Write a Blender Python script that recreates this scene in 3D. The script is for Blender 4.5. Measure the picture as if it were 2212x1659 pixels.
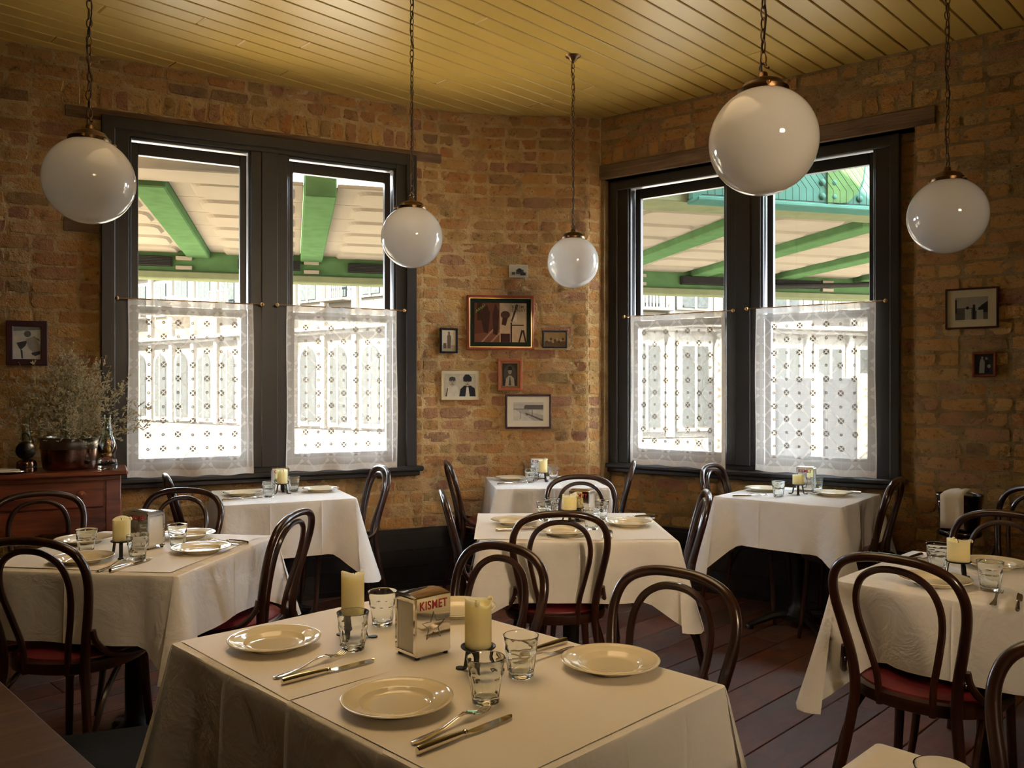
import bpy, math, random
from mathutils import Vector, Matrix, noise as mnoise

for o in list(bpy.data.objects):
    bpy.data.objects.remove(o, do_unlink=True)
scene = bpy.context.scene
COL = scene.collection
R = math.radians
PI = math.pi

# ------------------------------------------------------------------ camera, sky, sun, exposure
cam_d = bpy.data.cameras.new('camera')
cam_d.sensor_width = 36.0
cam_d.lens = 36.0 * 1800 / 2212
cam_d.shift_y = 12.5 / 2212
cam_d.clip_start = 0.05
cam = bpy.data.objects.new('camera', cam_d)
cam.location = (0, 0, 1.36)
cam.rotation_euler = (R(90), 0, 0)
COL.objects.link(cam)
scene.camera = cam

world = bpy.data.worlds.new('sky')
scene.world = world
world.use_nodes = True
bgn = world.node_tree.nodes['Background']
bgn.inputs[0].default_value = (0.80, 0.88, 1.0, 1)
bgn.inputs[1].default_value = 9.0

sun_d = bpy.data.lights.new('sun', 'SUN')
sun_d.energy = 46.0
sun_d.angle = R(1.0)
sun_d.color = (1.0, 0.90, 0.74)
sun = bpy.data.objects.new('sun', sun_d)
sun.rotation_euler = Vector((0.42, 0.62, -0.66)).to_track_quat('-Z', 'Y').to_euler()
COL.objects.link(sun)

def area_light(name, loc, target, sx, sy, power, color):
    d = bpy.data.lights.new(name, 'AREA')
    d.shape = 'RECTANGLE'
    d.size, d.size_y, d.energy, d.color = sx, sy, power, color
    o = bpy.data.objects.new(name, d)
    o.location = loc
    o.rotation_euler = (Vector(target) - Vector(loc)).to_track_quat('-Z', 'Y').to_euler()
    COL.objects.link(o)
    return o

# added warm fill in place of ceiling bounce on the tables, no fitting there
fill_top = area_light('overhead_fill', (-0.35, 2.45, 3.27), (-0.35, 2.45, 0), 1.5, 1.9, 4.0, (1.0, 0.68, 0.35))
fill_top.data.spread = R(132)
bar = area_light('rear_fill', (2.2, -1.6, 2.5), (-0.1, 5.0, 1.2), 0.7, 0.5, 2.4, (1.0, 0.74, 0.46))  # added fill from behind the camera for the table fronts, no lamp there
bar.data.spread = R(48)

vs = scene.view_settings
vs.view_transform = 'Standard'
vs.look = 'None'
vs.exposure = 2.1
vs.gamma = 1.0
vs.use_curve_mapping = False

scene.cycles.max_bounces = 10
scene.cycles.diffuse_bounces = 5
scene.cycles.transparent_max_bounces = 16
scene.cycles.transmission_bounces = 8

# ------------------------------------------------------------------ mesh helpers
class MB:
    """collects vertices and faces of one part"""
    def __init__(s):
        s.v, s.f, s.m, s.uv = [], [], [], {}
        s.mi = 0
    def add(s, vs_, fs):
        b = len(s.v)
        s.v += [tuple(p) for p in vs_]
        for f in fs:
            s.f.append(tuple(b + i for i in f)); s.m.append(s.mi)
        return b
    def box(s, x0, x1, y0, y1, z0, z1):
        s.add([(x0,y0,z0),(x1,y0,z0),(x1,y1,z0),(x0,y1,z0),(x0,y0,z1),(x1,y0,z1),(x1,y1,z1),(x0,y1,z1)],
              [(0,3,2,1),(4,5,6,7),(0,1,5,4),(1,2,6,5),(2,3,7,6),(3,0,4,7)])
        return s
    def bbox(s, x0, x1, y0, y1, z0, z1, b=0.004):
        """box with chamfered edges"""
        pts = []
        for (z, i) in ((z0, b), (z0 + b, 0), (z1 - b, 0), (z1, b)):
            xa, xb, ya, yb = x0 + i, x1 - i, y0 + i, y1 - i
            if i == 0:
                pts.append([(xa+b,ya,z),(xb-b,ya,z),(xb,ya+b,z),(xb,yb-b,z),(xb-b,yb,z),(xa+b,yb,z),(xa,yb-b,z),(xa,ya+b,z)])
            else:
                pts.append([(xa,ya,z),(xb,ya,z),(xb,ya,z),(xb,yb,z),(xb,yb,z),(xa,yb,z),(xa,yb,z),(xa,ya,z)])
        vv = sum(pts, [])
        fs = [tuple(range(7, -1, -1)), tuple(range(24, 32))]
        for r in range(3):
            for i in range(8):
                j = (i + 1) % 8
                fs.append((r*8+i, r*8+j, (r+1)*8+j, (r+1)*8+i))
        s.add(vv, fs)
        return s
    def obox(s, o, ax, ay, az):
        """box from corner o along three vectors"""
        o, ax, ay, az = Vector(o), Vector(ax), Vector(ay), Vector(az)
        p = [o, o+ax, o+ax+ay, o+ay, o+az, o+ax+az, o+ax+ay+az, o+ay+az]
        s.add(p, [(0,3,2,1),(4,5,6,7),(0,1,5,4),(1,2,6,5),(2,3,7,6),(3,0,4,7)])
        return s
    def tube(s, path, rad, seg=8, closed=False, flat=1.0, caps=True):
        P = [Vector(p) for p in path]
        n = len(P)
        rr = rad if isinstance(rad, (list, tuple)) else [rad] * n
        T = []
        for i in range(n):
            a = P[(i-1) % n] if (closed or i > 0) else P[i]
            b = P[(i+1) % n] if (closed or i < n-1) else P[i]
            T.append((b - a).normalized())
        up = Vector((0, 0, 1)) if abs(T[0].z) < 0.9 else Vector((0, 1, 0))
        N = (up - T[0] * up.dot(T[0])).normalized()
        vv = []
        for i in range(n):
            N = (N - T[i] * N.dot(T[i])).normalized()
            B = T[i].cross(N)
            for k in range(seg):
                a = 2 * PI * k / seg
                vv.append(P[i] + (N * math.cos(a) + B * math.sin(a) * flat) * rr[i])
        fs = []
        for i in range(n if closed else n - 1):
            i2 = (i + 1) % n
            for k in range(seg):
                k2 = (k + 1) % seg
                fs.append((i*seg+k, i*seg+k2, i2*seg+k2, i2*seg+k))
        if not closed and caps:
            fs.append(tuple(range(seg-1, -1, -1)))
            fs.append(tuple((n-1)*seg + k for k in range(seg)))
        s.add(vv, fs)
        return s
    def lathe(s, prof, seg=24, c=(0, 0, 0), cap0=True, cap1=True, mod=None):
        n = len(prof)
        vv = []
        for (r, z) in prof:
            for k in range(seg):
                a = 2 * PI * k / seg
                q = r * (mod(a, z) if mod else 1)
                vv.append((c[0] + q * math.cos(a), c[1] + q * math.sin(a), c[2] + z))
        fs = []
        for i in range(n - 1):
            for k in range(seg):
                k2 = (k + 1) % seg
                fs.append((i*seg+k, i*seg+k2, (i+1)*seg+k2, (i+1)*seg+k))
        if cap0: fs.append(tuple(range(seg-1, -1, -1)))
        if cap1: fs.append(tuple((n-1)*seg + k for k in range(seg)))
        s.add(vv, fs)
        return s
    def prism(s, poly, z0, z1, M=None):
        n = len(poly)
        vv = [(x, y, z0) for x, y in poly] + [(x, y, z1) for x, y in poly]
        if M is not None:
            vv = [M @ Vector(p) for p in vv]
        s.add(vv, [tuple(range(n-1, -1, -1)), tuple(range(n, 2*n))] + [(i, (i+1) % n, n+(i+1) % n, n+i) for i in range(n)])
        return s
    def mesh(s, name, mats, smooth=False, uv=None):
        me = bpy.data.meshes.new(name)
        me.from_pydata(s.v, [], s.f)
        for m in (mats if isinstance(mats, (list, tuple)) else [mats]):
            me.materials.append(m)
        me.polygons.foreach_set('material_index', s.m)
        if smooth:
            me.polygons.foreach_set('use_smooth', [True] * len(me.polygons))
        if uv:
            l = me.uv_layers.new(name='UVMap')
            for lp in me.loops:
                l.data[lp.index].uv = uv[lp.vertex_index]
        me.update()
        if smooth and smooth != 'all':
            try: me.set_sharp_from_angle(angle=R(smooth if not isinstance(smooth, bool) else 40))
            except Exception: pass
        return me

def link(o, parent=None):
    COL.objects.link(o)
    if parent is not None:
        o.parent = parent
    return o

def obj(name, mb, mats, parent=None, smooth=False, uv=None):
    me = mb.mesh(name, mats, smooth, uv) if isinstance(mb, MB) else mb
    return link(bpy.data.objects.new(name, me), parent)

def tag(o, label, cat, group=None):
    o['label'] = label; o['category'] = cat
    if group: o['group'] = group
    return o

def thing(name, label, cat, loc=(0, 0, 0), rz=0.0, group=None):
    o = bpy.data.objects.new(name, None)
    o.empty_display_size = 0.1
    o.location = loc; o.rotation_euler = (0, 0, rz)
    COL.objects.link(o)
    return tag(o, label, cat, group)

def struct(o):
    o['kind'] = 'structure'
    return o

def copy_tree(o, parent=None):
    c = o.copy()
    COL.objects.link(c)
    c.parent = parent
    for ch in list(KIDS.get(o, o.children)):
        copy_tree(ch, c)
    return c
KIDS = {}

def place_copy(proto, used, loc, rz, label, group=None):
    """the prototype itself the first time, then copies of it with its parts"""
    if not used:
        o = proto; used.append(1)
    else:
        o = copy_tree(proto)
    o.location = loc; o.rotation_euler = (0, 0, rz)
    o['label'] = label
    if group: o['group'] = group
    return o

def catmull(pts, n=6):
    P = [Vector(p) for p in pts]
    P = [P[0] * 2 - P[1]] + P + [P[-1] * 2 - P[-2]]
    out = []
    for i in range(1, len(P) - 2):
        a, b, c, d = P[i-1], P[i], P[i+1], P[i+2]
        for k in range(n):
            t = k / n
            out.append(0.5 * ((2*b) + (c-a)*t + (2*a-5*b+4*c-d)*t*t + (3*b-a-3*c+d)*t*t*t))
    out.append(P[-2])
    return out

# ------------------------------------------------------------------ materials
def new_mat(name):
    m = bpy.data.materials.new(name)
    m.use_nodes = True
    nt = m.node_tree
    b = nt.nodes['Principled BSDF']
    return m, nt, b

def N(nt, t, **kw):
    n = nt.nodes.new(t)
    for k, v in kw.items():
        if k.startswith('i_'):
            key = k[2:]
            n.inputs[int(key) if key.isdigit() else key].default_value = v
        else:
            setattr(n, k, v)
    return n

def ramp(nt, fac, stops, interp='LINEAR'):
    r = nt.nodes.new('ShaderNodeValToRGB')
    r.color_ramp.interpolation = interp
    e = r.color_ramp.elements
    while len(e) > 1: e.remove(e[-1])
    e[0].position = stops[0][0]; e[0].color = (*stops[0][1], 1)
    for p, c in stops[1:]:
        x = e.new(p); x.color = (*c, 1)
    nt.links.new(fac, r.inputs[0])
    return r.outputs[0]

def math_(nt, op, a, b=None, c=None):
    n = nt.nodes.new('ShaderNodeMath'); n.operation = op
    for i, x in enumerate((a, b, c)):
        if x is None: continue
        if isinstance(x, (int, float)): n.inputs[i].default_value = x
        else: nt.links.new(x, n.inputs[i])
    return n.outputs[0]

def mixc(nt, f, a, b, blend='MIX'):
    n = nt.nodes.new('ShaderNodeMix'); n.data_type = 'RGBA'; n.blend_type = blend
    for sock, x in ((n.inputs[0], f), (n.inputs[6], a), (n.inputs[7], b)):
        if isinstance(x, (int, float)): sock.default_value = x
        elif isinstance(x, tuple): sock.default_value = (*x, 1)
        else: nt.links.new(x, sock)
    return n.outputs[2]

def noise(nt, vec, scale, detail=4, rough=0.6, dist=0.0):
    n = nt.nodes.new('ShaderNodeTexNoise')
    n.inputs['Scale'].default_value = scale
    n.inputs['Detail'].default_value = detail
    n.inputs['Roughness'].default_value = rough
    n.inputs['Distortion'].default_value = dist
    if vec is not None: nt.links.new(vec, n.inputs['Vector'])
    return n.outputs[0]

def bump(nt, b, h, dist, strength=1.0):
    n = nt.nodes.new('ShaderNodeBump')
    n.inputs['Strength'].default_value = strength
    n.inputs['Distance'].default_value = dist
    nt.links.new(h, n.inputs['Height'])
    nt.links.new(n.outputs[0], b.inputs['Normal'])

def coord(nt, kind='Object', scale=None):
    t = nt.nodes.new('ShaderNodeTexCoord').outputs[kind]
    if scale:
        m = nt.nodes.new('ShaderNodeMapping'); m.inputs['Scale'].default_value = scale
        nt.links.new(t, m.inputs[0]); t = m.outputs[0]
    return t

def rnd_coord(nt, scale=None):
    """object coordinates shifted by the object's own random number"""
    t = coord(nt, 'Object', scale)
    oi = nt.nodes.new('ShaderNodeObjectInfo')
    m = math_(nt, 'MULTIPLY', oi.outputs['Random'], 57.0)
    a = nt.nodes.new('ShaderNodeVectorMath'); a.operation = 'ADD'
    nt.links.new(t, a.inputs[0]); nt.links.new(m, a.inputs[1])
    return a.outputs[0], oi.outputs['Random']

def simple(name, col, rough=0.5, metal=0.0, var=0.12, vs_=8.0, bumpd=0.0, bs=60.0, coat=0.0, spec=0.5):
    m, nt, b = new_mat(name)
    v, r = rnd_coord(nt)
    f = noise(nt, v, vs_, 4)
    d = tuple(max(0, c * (1 - var)) for c in col); e = tuple(min(1, c * (1 + var)) for c in col)
    nt.links.new(ramp(nt, f, [(0.3, d), (0.7, e)]), b.inputs['Base Color'])
    b.inputs['Roughness'].default_value = rough
    b.inputs['Metallic'].default_value = metal
    b.inputs['Specular IOR Level'].default_value = spec
    b.inputs['Coat Weight'].default_value = coat
    b.inputs['Coat Roughness'].default_value = 0.08
    if bumpd:
        bump(nt, b, noise(nt, v, bs, 3), bumpd)
    return m

M = {}
def m_brick():
    m, nt, b = new_mat('brick')
    v, r = rnd_coord(nt)
    base = ramp(nt, r, [(0.0, (0.403,0.184,0.064)), (.10, (0.560,0.286,0.088)), (.20, (0.482,0.224,0.072)), (.30, (0.627,0.347,0.112)), (.38, (0.302,0.204,0.080)),
                        (.46, (0.515,0.255,0.080)), (.54, (0.347,0.148,0.100)), (.62, (0.582,0.306,0.096)), (.70, (0.470,0.194,0.068)), (.78, (0.269,0.163,0.072)),
                        (.86, (0.381,0.168,0.104)), (.93, (0.616,0.377,0.136)), (1.0, (0.224,0.128,0.068))])
    n1 = noise(nt, v, 9, 6, .65, .4)
    c = mixc(nt, math_(nt, 'MULTIPLY', ramp(nt, n1, [(.35, (0,0,0)), (.75, (1,1,1))]), .55), base, (.60, .38, .15))
    n2 = noise(nt, v, 26, 5, .7)
    c = mixc(nt, math_(nt, 'MULTIPLY', ramp(nt, n2, [(.30, (1,1,1)), (.46, (0,0,0))]), .75), c, (.10, .055, .035))
    n3 = noise(nt, v, 90, 4, .7)
    c = mixc(nt, ramp(nt, n3, [(.27, (1,1,1)), (.34, (0,0,0))]), c, (.035, .02, .015))
    nt.links.new(c, b.inputs['Base Color'])
    b.inputs['Roughness'].default_value = .92
    b.inputs['Specular IOR Level'].default_value = .2
    h = math_(nt, 'ADD', math_(nt, 'MULTIPLY', n1, .7), math_(nt, 'MULTIPLY', n3, .45))
    h = math_(nt, 'ADD', h, math_(nt, 'MULTIPLY', n2, .6))
    bump(nt, b, h, .030, 1.0)
    return m
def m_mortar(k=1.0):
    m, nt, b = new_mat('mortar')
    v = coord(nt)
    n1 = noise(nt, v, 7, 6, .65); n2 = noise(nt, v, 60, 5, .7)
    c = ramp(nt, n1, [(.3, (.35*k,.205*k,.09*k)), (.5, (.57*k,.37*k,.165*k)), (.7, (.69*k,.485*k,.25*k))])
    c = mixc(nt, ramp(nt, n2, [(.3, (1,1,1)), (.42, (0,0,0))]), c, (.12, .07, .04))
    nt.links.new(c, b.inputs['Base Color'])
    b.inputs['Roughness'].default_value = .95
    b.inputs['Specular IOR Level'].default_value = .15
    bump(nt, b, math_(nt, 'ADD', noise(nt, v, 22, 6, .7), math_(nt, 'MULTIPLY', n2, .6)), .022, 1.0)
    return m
def m_wood(name, cols, rough=.35, gscale=(30, 30, 1.6), coat=0.0, bumpd=.0008):
    m, nt, b = new_mat(name)
    t = nt.nodes.new('ShaderNodeTexCoord').outputs['Object']
    oi = nt.nodes.new('ShaderNodeObjectInfo')
    a = nt.nodes.new('ShaderNodeVectorMath'); a.operation = 'ADD'
    nt.links.new(t, a.inputs[0]); nt.links.new(math_(nt, 'MULTIPLY', oi.outputs['Random'], 31.0), a.inputs[1])
    mp = nt.nodes.new('ShaderNodeMapping'); mp.inputs['Scale'].default_value = gscale
    nt.links.new(a.outputs[0], mp.inputs[0])
    n1 = noise(nt, mp.outputs[0], 1.0, 5, .6, .6)
    n2 = noise(nt, a.outputs[0], 3.0, 3)
    f = math_(nt, 'ADD', math_(nt, 'MULTIPLY', n1, .7), math_(nt, 'MULTIPLY', n2, .3))
    nt.links.new(ramp(nt, f, [(.32, cols[0]), (.5, cols[1]), (.68, cols[2])]), b.inputs['Base Color'])
    b.inputs['Roughness'].default_value = rough
    b.inputs['Coat Weight'].default_value = coat
    b.inputs['Coat Roughness'].default_value = .12
    bump(nt, b, n1, bumpd)
    return m
def m_floor():
    m, nt, b = new_mat('floor_boards')
    t = coord(nt)
    oi = nt.nodes.new('ShaderNodeObjectInfo')
    a = nt.nodes.new('ShaderNodeVectorMath'); a.operation = 'ADD'
    nt.links.new(t, a.inputs[0]); nt.links.new(math_(nt, 'MULTIPLY', oi.outputs['Random'], 43.0), a.inputs[1])
    mp = nt.nodes.new('ShaderNodeMapping'); mp.inputs['Scale'].default_value = (2.2, 34, 34)
    nt.links.new(a.outputs[0], mp.inputs[0])
    g = noise(nt, mp.outputs[0], 1.0, 6, .65, .5)
    w = noise(nt, a.outputs[0], 2.6, 5, .62, .3)
    base = ramp(nt, math_(nt, 'ADD', math_(nt, 'MULTIPLY', g, .55), math_(nt, 'MULTIPLY', oi.outputs['Random'], .45)),
                [(.15, (.055,.016,.009)), (.5, (.125,.038,.018)), (.85, (.19,.068,.032))])
    c = mixc(nt, ramp(nt, w, [(.46, (0,0,0)), (.62, (.75,.75,.75))]), base, (.085, .066, .058))
    mp2 = nt.nodes.new('ShaderNodeMapping'); mp2.inputs['Scale'].default_value = (14, 60, 60)
    nt.links.new(a.outputs[0], mp2.inputs[0])
    s = noise(nt, mp2.outputs[0], 1.0, 4, .7)
    c = mixc(nt, ramp(nt, s, [(.30, (1,1,1)), (.38, (0,0,0))]), c, (.03, .018, .015))
    nt.links.new(c, b.inputs['Base Color'])
    nt.links.new(ramp(nt, w, [(.4, (.42,.42,.42)), (.65, (.62,.62,.62))]), b.inputs['Roughness'])
    b.inputs['Specular IOR Level'].default_value = .3
    bump(nt, b, math_(nt, 'ADD', g, math_(nt, 'MULTIPLY', s, .6)), .0016)
    return m
def m_cloth(name, col, weave=900.0):
    m, nt, b = new_mat(name)
    v = coord(nt)
    n1 = noise(nt, v, 3.5, 4, .6); n2 = noise(nt, v, weave, 2)
    nt.links.new(ramp(nt, n1, [(.3, tuple(c*.94 for c in col)), (.7, col)]), b.inputs['Base Color'])
    b.inputs['Roughness'].default_value = .85
    b.inputs['Specular IOR Level'].default_value = .2
    b.inputs['Sheen Weight'].default_value = .15
    bump(nt, b, math_(nt, 'ADD', math_(nt, 'MULTIPLY', noise(nt, v, 9, 4, .55, .6), 6.0), math_(nt, 'MULTIPLY', n2, .15)), .0016)
    return m
def m_glass(name, tint=(1, 1, 1), rough=0.0, ior=1.48):
    m, nt, b = new_mat(name)
    b.inputs['Base Color'].default_value = (*tint, 1)
    b.inputs['Transmission Weight'].default_value = 1.0
    b.inputs['Roughness'].default_value = rough
    b.inputs['IOR'].default_value = ior
    return m
def m_pane():
    m, nt, b = new_mat('window_glass')
    nt.nodes.remove(b)
    out = nt.nodes['Material Output']
    tr = N(nt, 'ShaderNodeBsdfTransparent'); tr.inputs[0].default_value = (.93, .96, .94, 1)
    gl = N(nt, 'ShaderNodeBsdfGlossy'); gl.inputs['Roughness'].default_value = .02
    du = N(nt, 'ShaderNodeBsdfDiffuse'); du.inputs[0].default_value = (.7, .7, .66, 1)
    fr = N(nt, 'ShaderNodeFresnel'); fr.inputs[0].default_value = 1.45
    mx = N(nt, 'ShaderNodeMixShader')
    nt.links.new(fr.outputs[0], mx.inputs[0]); nt.links.new(tr.outputs[0], mx.inputs[1]); nt.links.new(gl.outputs[0], mx.inputs[2])
    v = coord(nt)
    d = ramp(nt, noise(nt, v, 220, 2, .8), [(.74, (0,0,0)), (.80, (.06,.06,.06))])
    mx2 = N(nt, 'ShaderNodeMixShader')
    nt.links.new(d, mx2.inputs[0]); nt.links.new(mx.outputs[0], mx2.inputs[1]); nt.links.new(du.outputs[0], mx2.inputs[2])
    nt.links.new(mx2.outputs[0], out.inputs[0])
    return m
def m_lace():
    m, nt, b = new_mat('lace')
    nt.nodes.remove(b)
    out = nt.nodes['Material Output']
    uv = nt.nodes.new('ShaderNodeTexCoord').outputs['UV']
    sp = N(nt, 'ShaderNodeSeparateXYZ'); nt.links.new(uv, sp.inputs[0])
    # u: metres from the centre line, v: metres up from the hem
    p = math_(nt, 'DIVIDE', sp.outputs[0], .0805); q = math_(nt, 'DIVIDE', sp.outputs[1], .0835)
    A = math_(nt, 'MULTIPLY', math_(nt, 'ADD', p, q), .5); B = math_(nt, 'MULTIPLY', math_(nt, 'SUBTRACT', p, q), .5)
    def fold(x, off):   # distance to the nearest integer + off
        return math_(nt, 'ABSOLUTE', math_(nt, 'SUBTRACT', math_(nt, 'FRACT', math_(nt, 'ADD', x, 50.5 - off)), .5))
    fa, fb = fold(A, 0), fold(B, 0)
    r = math_(nt, 'SQRT', math_(nt, 'ADD', math_(nt, 'MULTIPLY', fa, fa), math_(nt, 'MULTIPLY', fb, fb)))
    px = math_(nt, 'ABSOLUTE', math_(nt, 'SUBTRACT', fa, fb)); py = math_(nt, 'ADD', fa, fb)
    def lt(x, t): return math_(nt, 'LESS_THAN', x, t)
    def gt(x, t): return math_(nt, 'GREATER_THAN', x, t)
    AND = lambda *a: a[0] if len(a) == 1 else math_(nt, 'MULTIPLY', a[0], AND(*a[1:]))
    mx = lambda a, b_: math_(nt, 'MAXIMUM', a, b_)
    flower = AND(lt(r, .150), gt(r, .045), gt(math_(nt, 'MINIMUM', fa, fb), .022))
    ca, cb = fold(A, .5), fold(B, .5)
    rc = math_(nt, 'SQRT', math_(nt, 'ADD', math_(nt, 'MULTIPLY', ca, ca), math_(nt, 'MULTIPLY', cb, cb)))
    small = AND(lt(rc, .075), gt(rc, .028))
    # paisley bars between the flowers
    w1 = math_(nt, 'ADD', .022, math_(nt, 'MULTIPLY', math_(nt, 'ABSOLUTE', math_(nt, 'SINE', math_(nt, 'MULTIPLY', fb, 2*PI*1.15))), .062))
    w2 = math_(nt, 'ADD', .022, math_(nt, 'MULTIPLY', math_(nt, 'ABSOLUTE', math_(nt, 'SINE', math_(nt, 'MULTIPLY', fa, 2*PI*1.15))), .062))
    bars = AND(mx(math_(nt, 'LESS_THAN', fa, w1), math_(nt, 'LESS_THAN', fb, w2)), gt(r, .17))
    lines = mx(lt(fold(q, 0), .035), lt(fold(p, 0), .03))
    dots = AND(lines, gt(math_(nt, 'SINE', math_(nt, 'MULTIPLY', math_(nt, 'ADD', sp.outputs[0], sp.outputs[1]), 900.0)), 0.0))
    bord = mx(gt(math_(nt, 'ABSOLUTE', sp.outputs[0]), 0), 0)
    attr = nt.nodes.new('ShaderNodeAttribute'); attr.attribute_name = 'edge'     # 1 in the hems, .5 in the border band
    hem = gt(attr.outputs['Fac'], .75); band = gt(attr.outputs['Fac'], .25)
    inner = math_(nt, 'SUBTRACT', 1.0, band)
    nn = noise(nt, uv, 700, 2, .7)
    dens = math_(nt, 'ADD', .46, math_(nt, 'MULTIPLY', nn, .10))
    dens = math_(nt, 'ADD', dens, math_(nt, 'MULTIPLY', bars, .24))
    dens = math_(nt, 'ADD', dens, math_(nt, 'MULTIPLY', AND(flower, inner), .60))
    dens = math_(nt, 'ADD', dens, math_(nt, 'MULTIPLY', AND(small, inner), .60))
    dens = math_(nt, 'ADD', dens, math_(nt, 'MULTIPLY', dots, .13))
    dens = math_(nt, 'ADD', dens, math_(nt, 'MULTIPLY', band, .10))
    dens = math_(nt, 'ADD', dens, math_(nt, 'MULTIPLY', hem, .28))
    dens = math_(nt, 'MINIMUM', dens, .985)
    tr = N(nt, 'ShaderNodeBsdfTransparent')
    tl = N(nt, 'ShaderNodeBsdfTranslucent'); di = N(nt, 'ShaderNodeBsdfDiffuse')
    fl = mx(AND(flower, inner), AND(small, inner))
    colr = mixc(nt, fl, (.80, .77, .72), (.30, .25, .19))
    nt.links.new(colr, tl.inputs[0]); nt.links.new(colr, di.inputs[0])
    m1 = N(nt, 'ShaderNodeMixShader'); nt.links.new(math_(nt, 'ADD', .88, math_(nt, 'MULTIPLY', fl, .112)), m1.inputs[0])
    nt.links.new(tl.outputs[0], m1.inputs[1]); nt.links.new(di.outputs[0], m1.inputs[2])
    m2 = N(nt, 'ShaderNodeMixShader')
    nt.links.new(dens, m2.inputs[0]); nt.links.new(tr.outputs[0], m2.inputs[1]); nt.links.new(m1.outputs[0], m2.inputs[2])
    nt.links.new(m2.outputs[0], out.inputs[0])
    return m
def m_opal():
    m, nt, b = new_mat('opal_glass')
    nt.nodes.remove(b)
    out = nt.nodes['Material Output']
    v = coord(nt)
    col = ramp(nt, noise(nt, v, 2, 2), [(.3, (.92,.90,.86)), (.7, (.94,.92,.88))])
    di = N(nt, 'ShaderNodeBsdfDiffuse'); tl = N(nt, 'ShaderNodeBsdfTranslucent'); gl = N(nt, 'ShaderNodeBsdfGlossy')
    nt.links.new(col, di.inputs[0]); nt.links.new(col, tl.inputs[0]); gl.inputs['Roughness'].default_value = .035
    mx = N(nt, 'ShaderNodeMixShader'); mx.inputs[0].default_value = .60
    nt.links.new(di.outputs[0], mx.inputs[1]); nt.links.new(tl.outputs[0], mx.inputs[2])
    fr = N(nt, 'ShaderNodeFresnel'); fr.inputs[0].default_value = 1.52
    m2 = N(nt, 'ShaderNodeMixShader')
    nt.links.new(fr.outputs[0], m2.inputs[0]); nt.links.new(mx.outputs[0], m2.inputs[1]); nt.links.new(gl.outputs[0], m2.inputs[2])
    nt.links.new(m2.outputs[0], out.inputs[0])
    return m
def m_wax():
    m, nt, b = new_mat('candle_wax')
    v, r = rnd_coord(nt)
    nt.links.new(ramp(nt, noise(nt, v, 14, 3), [(.3, (.94,.79,.40)), (.7, (.96,.84,.47))]), b.inputs['Base Color'])
    b.inputs['Roughness'].default_value = .42
    b.inputs['Subsurface Weight'].default_value = .9
    b.inputs['Subsurface Radius'].default_value = (.016, .016, .016)
    b.inputs['Subsurface Scale'].default_value = 1.0
    return m
M['brick'] = m_brick(); M['mortar'] = m_mortar(); M['mortar_dark'] = m_mortar(.62)  # dark copy for the right wall: dirty mortar, plus its dimmer light in the colour
M['ceiling'] = simple('ceiling_paint', (.55, .355, .078), .42, var=.05, vs_=2.0, bumpd=.0012, bs=5)
M['groove'] = simple('groove', (.20, .12, .04), .8)
M['floor'] = m_floor()
M['under'] = simple('subfloor', (.02, .014, .01), .9)
M['frame'] = simple('charcoal_paint', (.022, .019, .018), .38, var=.15, vs_=4, bumpd=.0006, bs=25)
M['skirt'] = simple('black_paint', (.016, .015, .018), .42, var=.2, bumpd=.0006, bs=18)
M['timber'] = m_wood('old_timber', [(.07,.042,.024), (.17,.10,.055), (.25,.16,.09)], .85, (3, 40, 40), bumpd=.006)
M['cloth'] = m_cloth('linen', (.84, .82, .79))
M['paper'] = simple('butcher_paper', (.80, .75, .66), .55, var=.02, vs_=2, bumpd=.0010, bs=5, spec=.3)
M['bent'] = m_wood('bentwood', [(.011,.003,.002), (.027,.008,.004), (.060,.020,.009)], .30, (18, 18, 3), coat=.55, bumpd=.0003)
M['vinyl'] = simple('burgundy_vinyl', (.17, .022, .030), .36, bumpd=.0006, bs=40)
M['plate'] = simple('cream_porcelain', (.80, .71, .50), .09, var=.02, coat=.6)
M['chrome'] = simple('chrome', (.82, .80, .76), .07, 1.0, var=.02, bumpd=.0005, bs=9)
M['steel'] = simple('cutlery_steel', (.72, .67, .58), .13, 1.0, var=.04)
M['glass'] = m_glass('tumbler_glass', (.96, .985, .97))
M['lampglass'] = m_glass('lamp_glass', (.90, .95, .88))
M['pane'] = m_pane(); M['lace'] = m_lace(); M['opal'] = m_opal(); M['wax'] = m_wax()
M['iron'] = simple('black_iron', (.022, .021, .021), .45, .6, var=.3, bumpd=.0012, bs=50)
M['bronze'] = simple('aged_bronze', (.13, .075, .035), .34, 1.0, var=.35, vs_=20)
M['brass'] = simple('brass', (.42, .24, .09), .30, 1.0, var=.25, vs_=30)
M['copper'] = simple('tarnished_copper', (.17, .085, .055), .22, .95, var=.6, vs_=7, bumpd=.002, bs=14)
M['pewter'] = simple('pewter_rim', (.30, .27, .22), .32, 1.0, var=.25, vs_=12)
M['cedar'] = m_wood('cedar', [(.10,.022,.010), (.22,.055,.022), (.34,.10,.04)], .33, (2.2, 30, 30), coat=.35)
M['darkoak'] = m_wood('dark_oak', [(.035,.018,.010), (.075,.038,.02), (.13,.075,.042)], .34, (30, 2.0, 30), coat=.3)
M['black'] = simple('black', (.01, .01, .01), .5)
M['wick'] = simple('wick', (.03, .022, .018), .9)
M['red'] = simple('red_lettering', (.38, .018, .030), .4, var=.15)
M['napkin'] = m_cloth('paper_napkins', (.82, .80, .75), 500)
M['linen2'] = m_cloth('folded_linen', (.74, .68, .56), 700)
M['bucket'] = simple('dark_steel', (.10, .10, .105), .18, 1.0, var=.2)
M['leather'] = simple('black_leather', (.006, .006, .006), .7, bumpd=.0008, bs=60, spec=.08)

# ------------------------------------------------------------------ where the walls stand
random.seed(11)
CEIL = 3.31
F_PX, CU, CV, HC = 1800.0, 1106.0, 842.0, 1.36

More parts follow.
